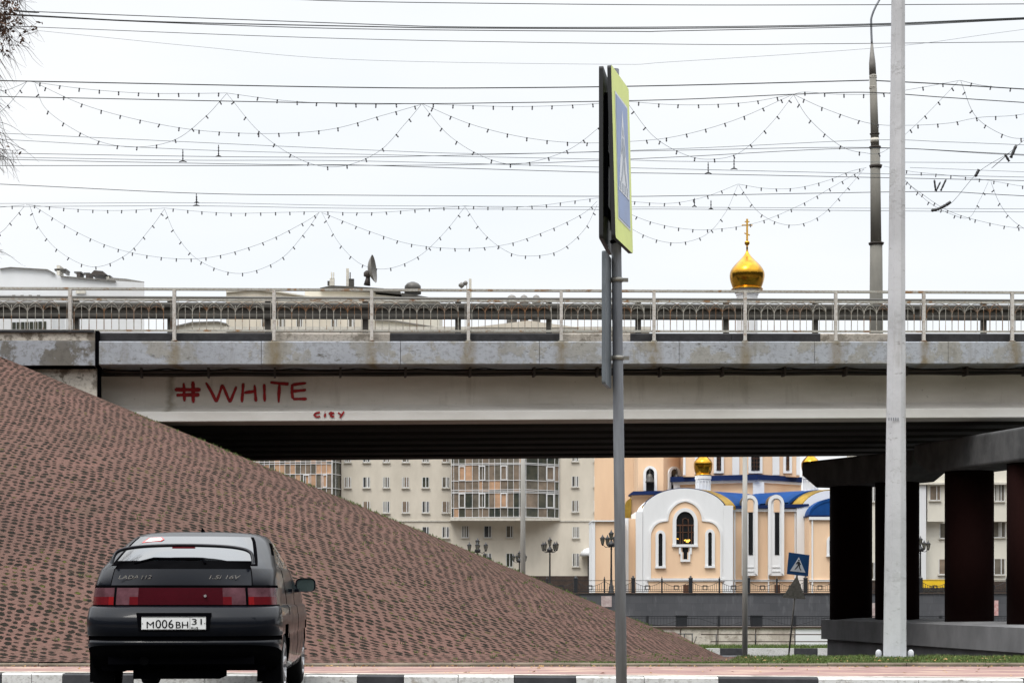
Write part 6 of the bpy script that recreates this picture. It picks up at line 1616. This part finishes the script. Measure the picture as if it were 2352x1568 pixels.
# ------------------------------------------------------------------ camera, light, sky
cam = bpy.data.cameras.new('camera'); co = bpy.data.objects.new('camera', cam); C.objects.link(co)
co.location = (0,0,EYE); co.rotation_euler = (PI/2,0,0)
cam.sensor_width = 36; cam.lens = 36*F/2352; cam.shift_y = (1358-784)/2352; cam.clip_start = .1; cam.clip_end = 6000
bpy.context.scene.camera = co
SUN_EL, SUN_AZ = math.radians(60), math.radians(208)
w = bpy.data.worlds.new('World'); bpy.context.scene.world = w; w.use_nodes = True
nt = w.node_tree; bg = nt.nodes['Background']
sk = nd(nt, 'ShaderNodeTexSky', sky_type='NISHITA'); sk.sun_disc = False; sk.sun_elevation = SUN_EL; sk.sun_rotation = SUN_AZ
tc = nd(nt, 'ShaderNodeTexCoord'); sx = nd(nt, 'ShaderNodeSeparateXYZ'); nt.links.new(tc.outputs['Generated'], sx.inputs[0])
# overcast: luminance grows from the horizon to the zenith, broken by faint cloud
mr = nd(nt, 'ShaderNodeMapRange', interpolation_type='SMOOTHSTEP'); mr.inputs[1].default_value = .30; mr.inputs[2].default_value = .95; mr.inputs[3].default_value = 1; mr.inputs[4].default_value = 3.3
nt.links.new(sx.outputs[2], mr.inputs[0])
nz = nd(nt, 'ShaderNodeTexNoise'); nz.inputs['Scale'].default_value = 2.2; nz.inputs['Detail'].default_value = 4
mp = nd(nt, 'ShaderNodeMapping'); mp.inputs['Scale'].default_value = (1,1,3.5); nt.links.new(tc.outputs['Generated'], mp.inputs[0]); nt.links.new(mp.outputs[0], nz.inputs['Vector'])
cr = nd(nt, 'ShaderNodeMapRange'); cr.inputs[1].default_value = .42; cr.inputs[2].default_value = .75; nt.links.new(nz.outputs['Fac'], cr.inputs[0])
c = mixc(nt, cr.outputs[0], (7.95,8.05,8.15), (7.05,7.5,8.0))
vm = nd(nt, 'ShaderNodeVectorMath', operation='SCALE'); nt.links.new(c, vm.inputs[0]); nt.links.new(mr.outputs[0], vm.inputs['Scale'])
mx = mixc(nt, .97, sk.outputs['Color'], vm.outputs[0])
# dark band added low behind and beside the view, dimming reflections
hz = nd(nt, 'ShaderNodeTexNoise'); hz.inputs['Scale'].default_value = 7; hz.inputs['Detail'].default_value = 3
mq = nd(nt, 'ShaderNodeMapping'); mq.inputs['Scale'].default_value = (1,1,.02); nt.links.new(tc.outputs['Generated'], mq.inputs[0]); nt.links.new(mq.outputs[0], hz.inputs['Vector'])
top = mth(nt, 'ADD', mth(nt, 'MULTIPLY', hz.outputs['Fac'], .22), .20)
low = mth(nt, 'MULTIPLY', mth(nt, 'LESS_THAN', sx.outputs[2], top), mth(nt, 'LESS_THAN', sx.outputs[1], .55))
mx = mixc(nt, low, mx, (.6,.62,.6))
nt.links.new(mx, bg.inputs['Color']); bg.inputs['Strength'].default_value = .1
sl = bpy.data.lights.new('sun', 'SUN'); sl.energy = 1.5; sl.angle = math.radians(20); sl.color = (1,.96,.9)
so = bpy.data.objects.new('sun', sl); C.objects.link(so)
dr = Vector((-.40,-.75,1.5)).normalized()       # towards the sun: behind and left of the camera
so.rotation_euler = dr.to_track_quat('Z','Y').to_euler()
sc = bpy.context.scene
sc.view_settings.view_transform = 'Standard'; sc.view_settings.look = 'None'; sc.view_settings.gamma = 1; sc.view_settings.exposure = .36
sc.cycles.max_bounces = 6; sc.cycles.use_denoising = True
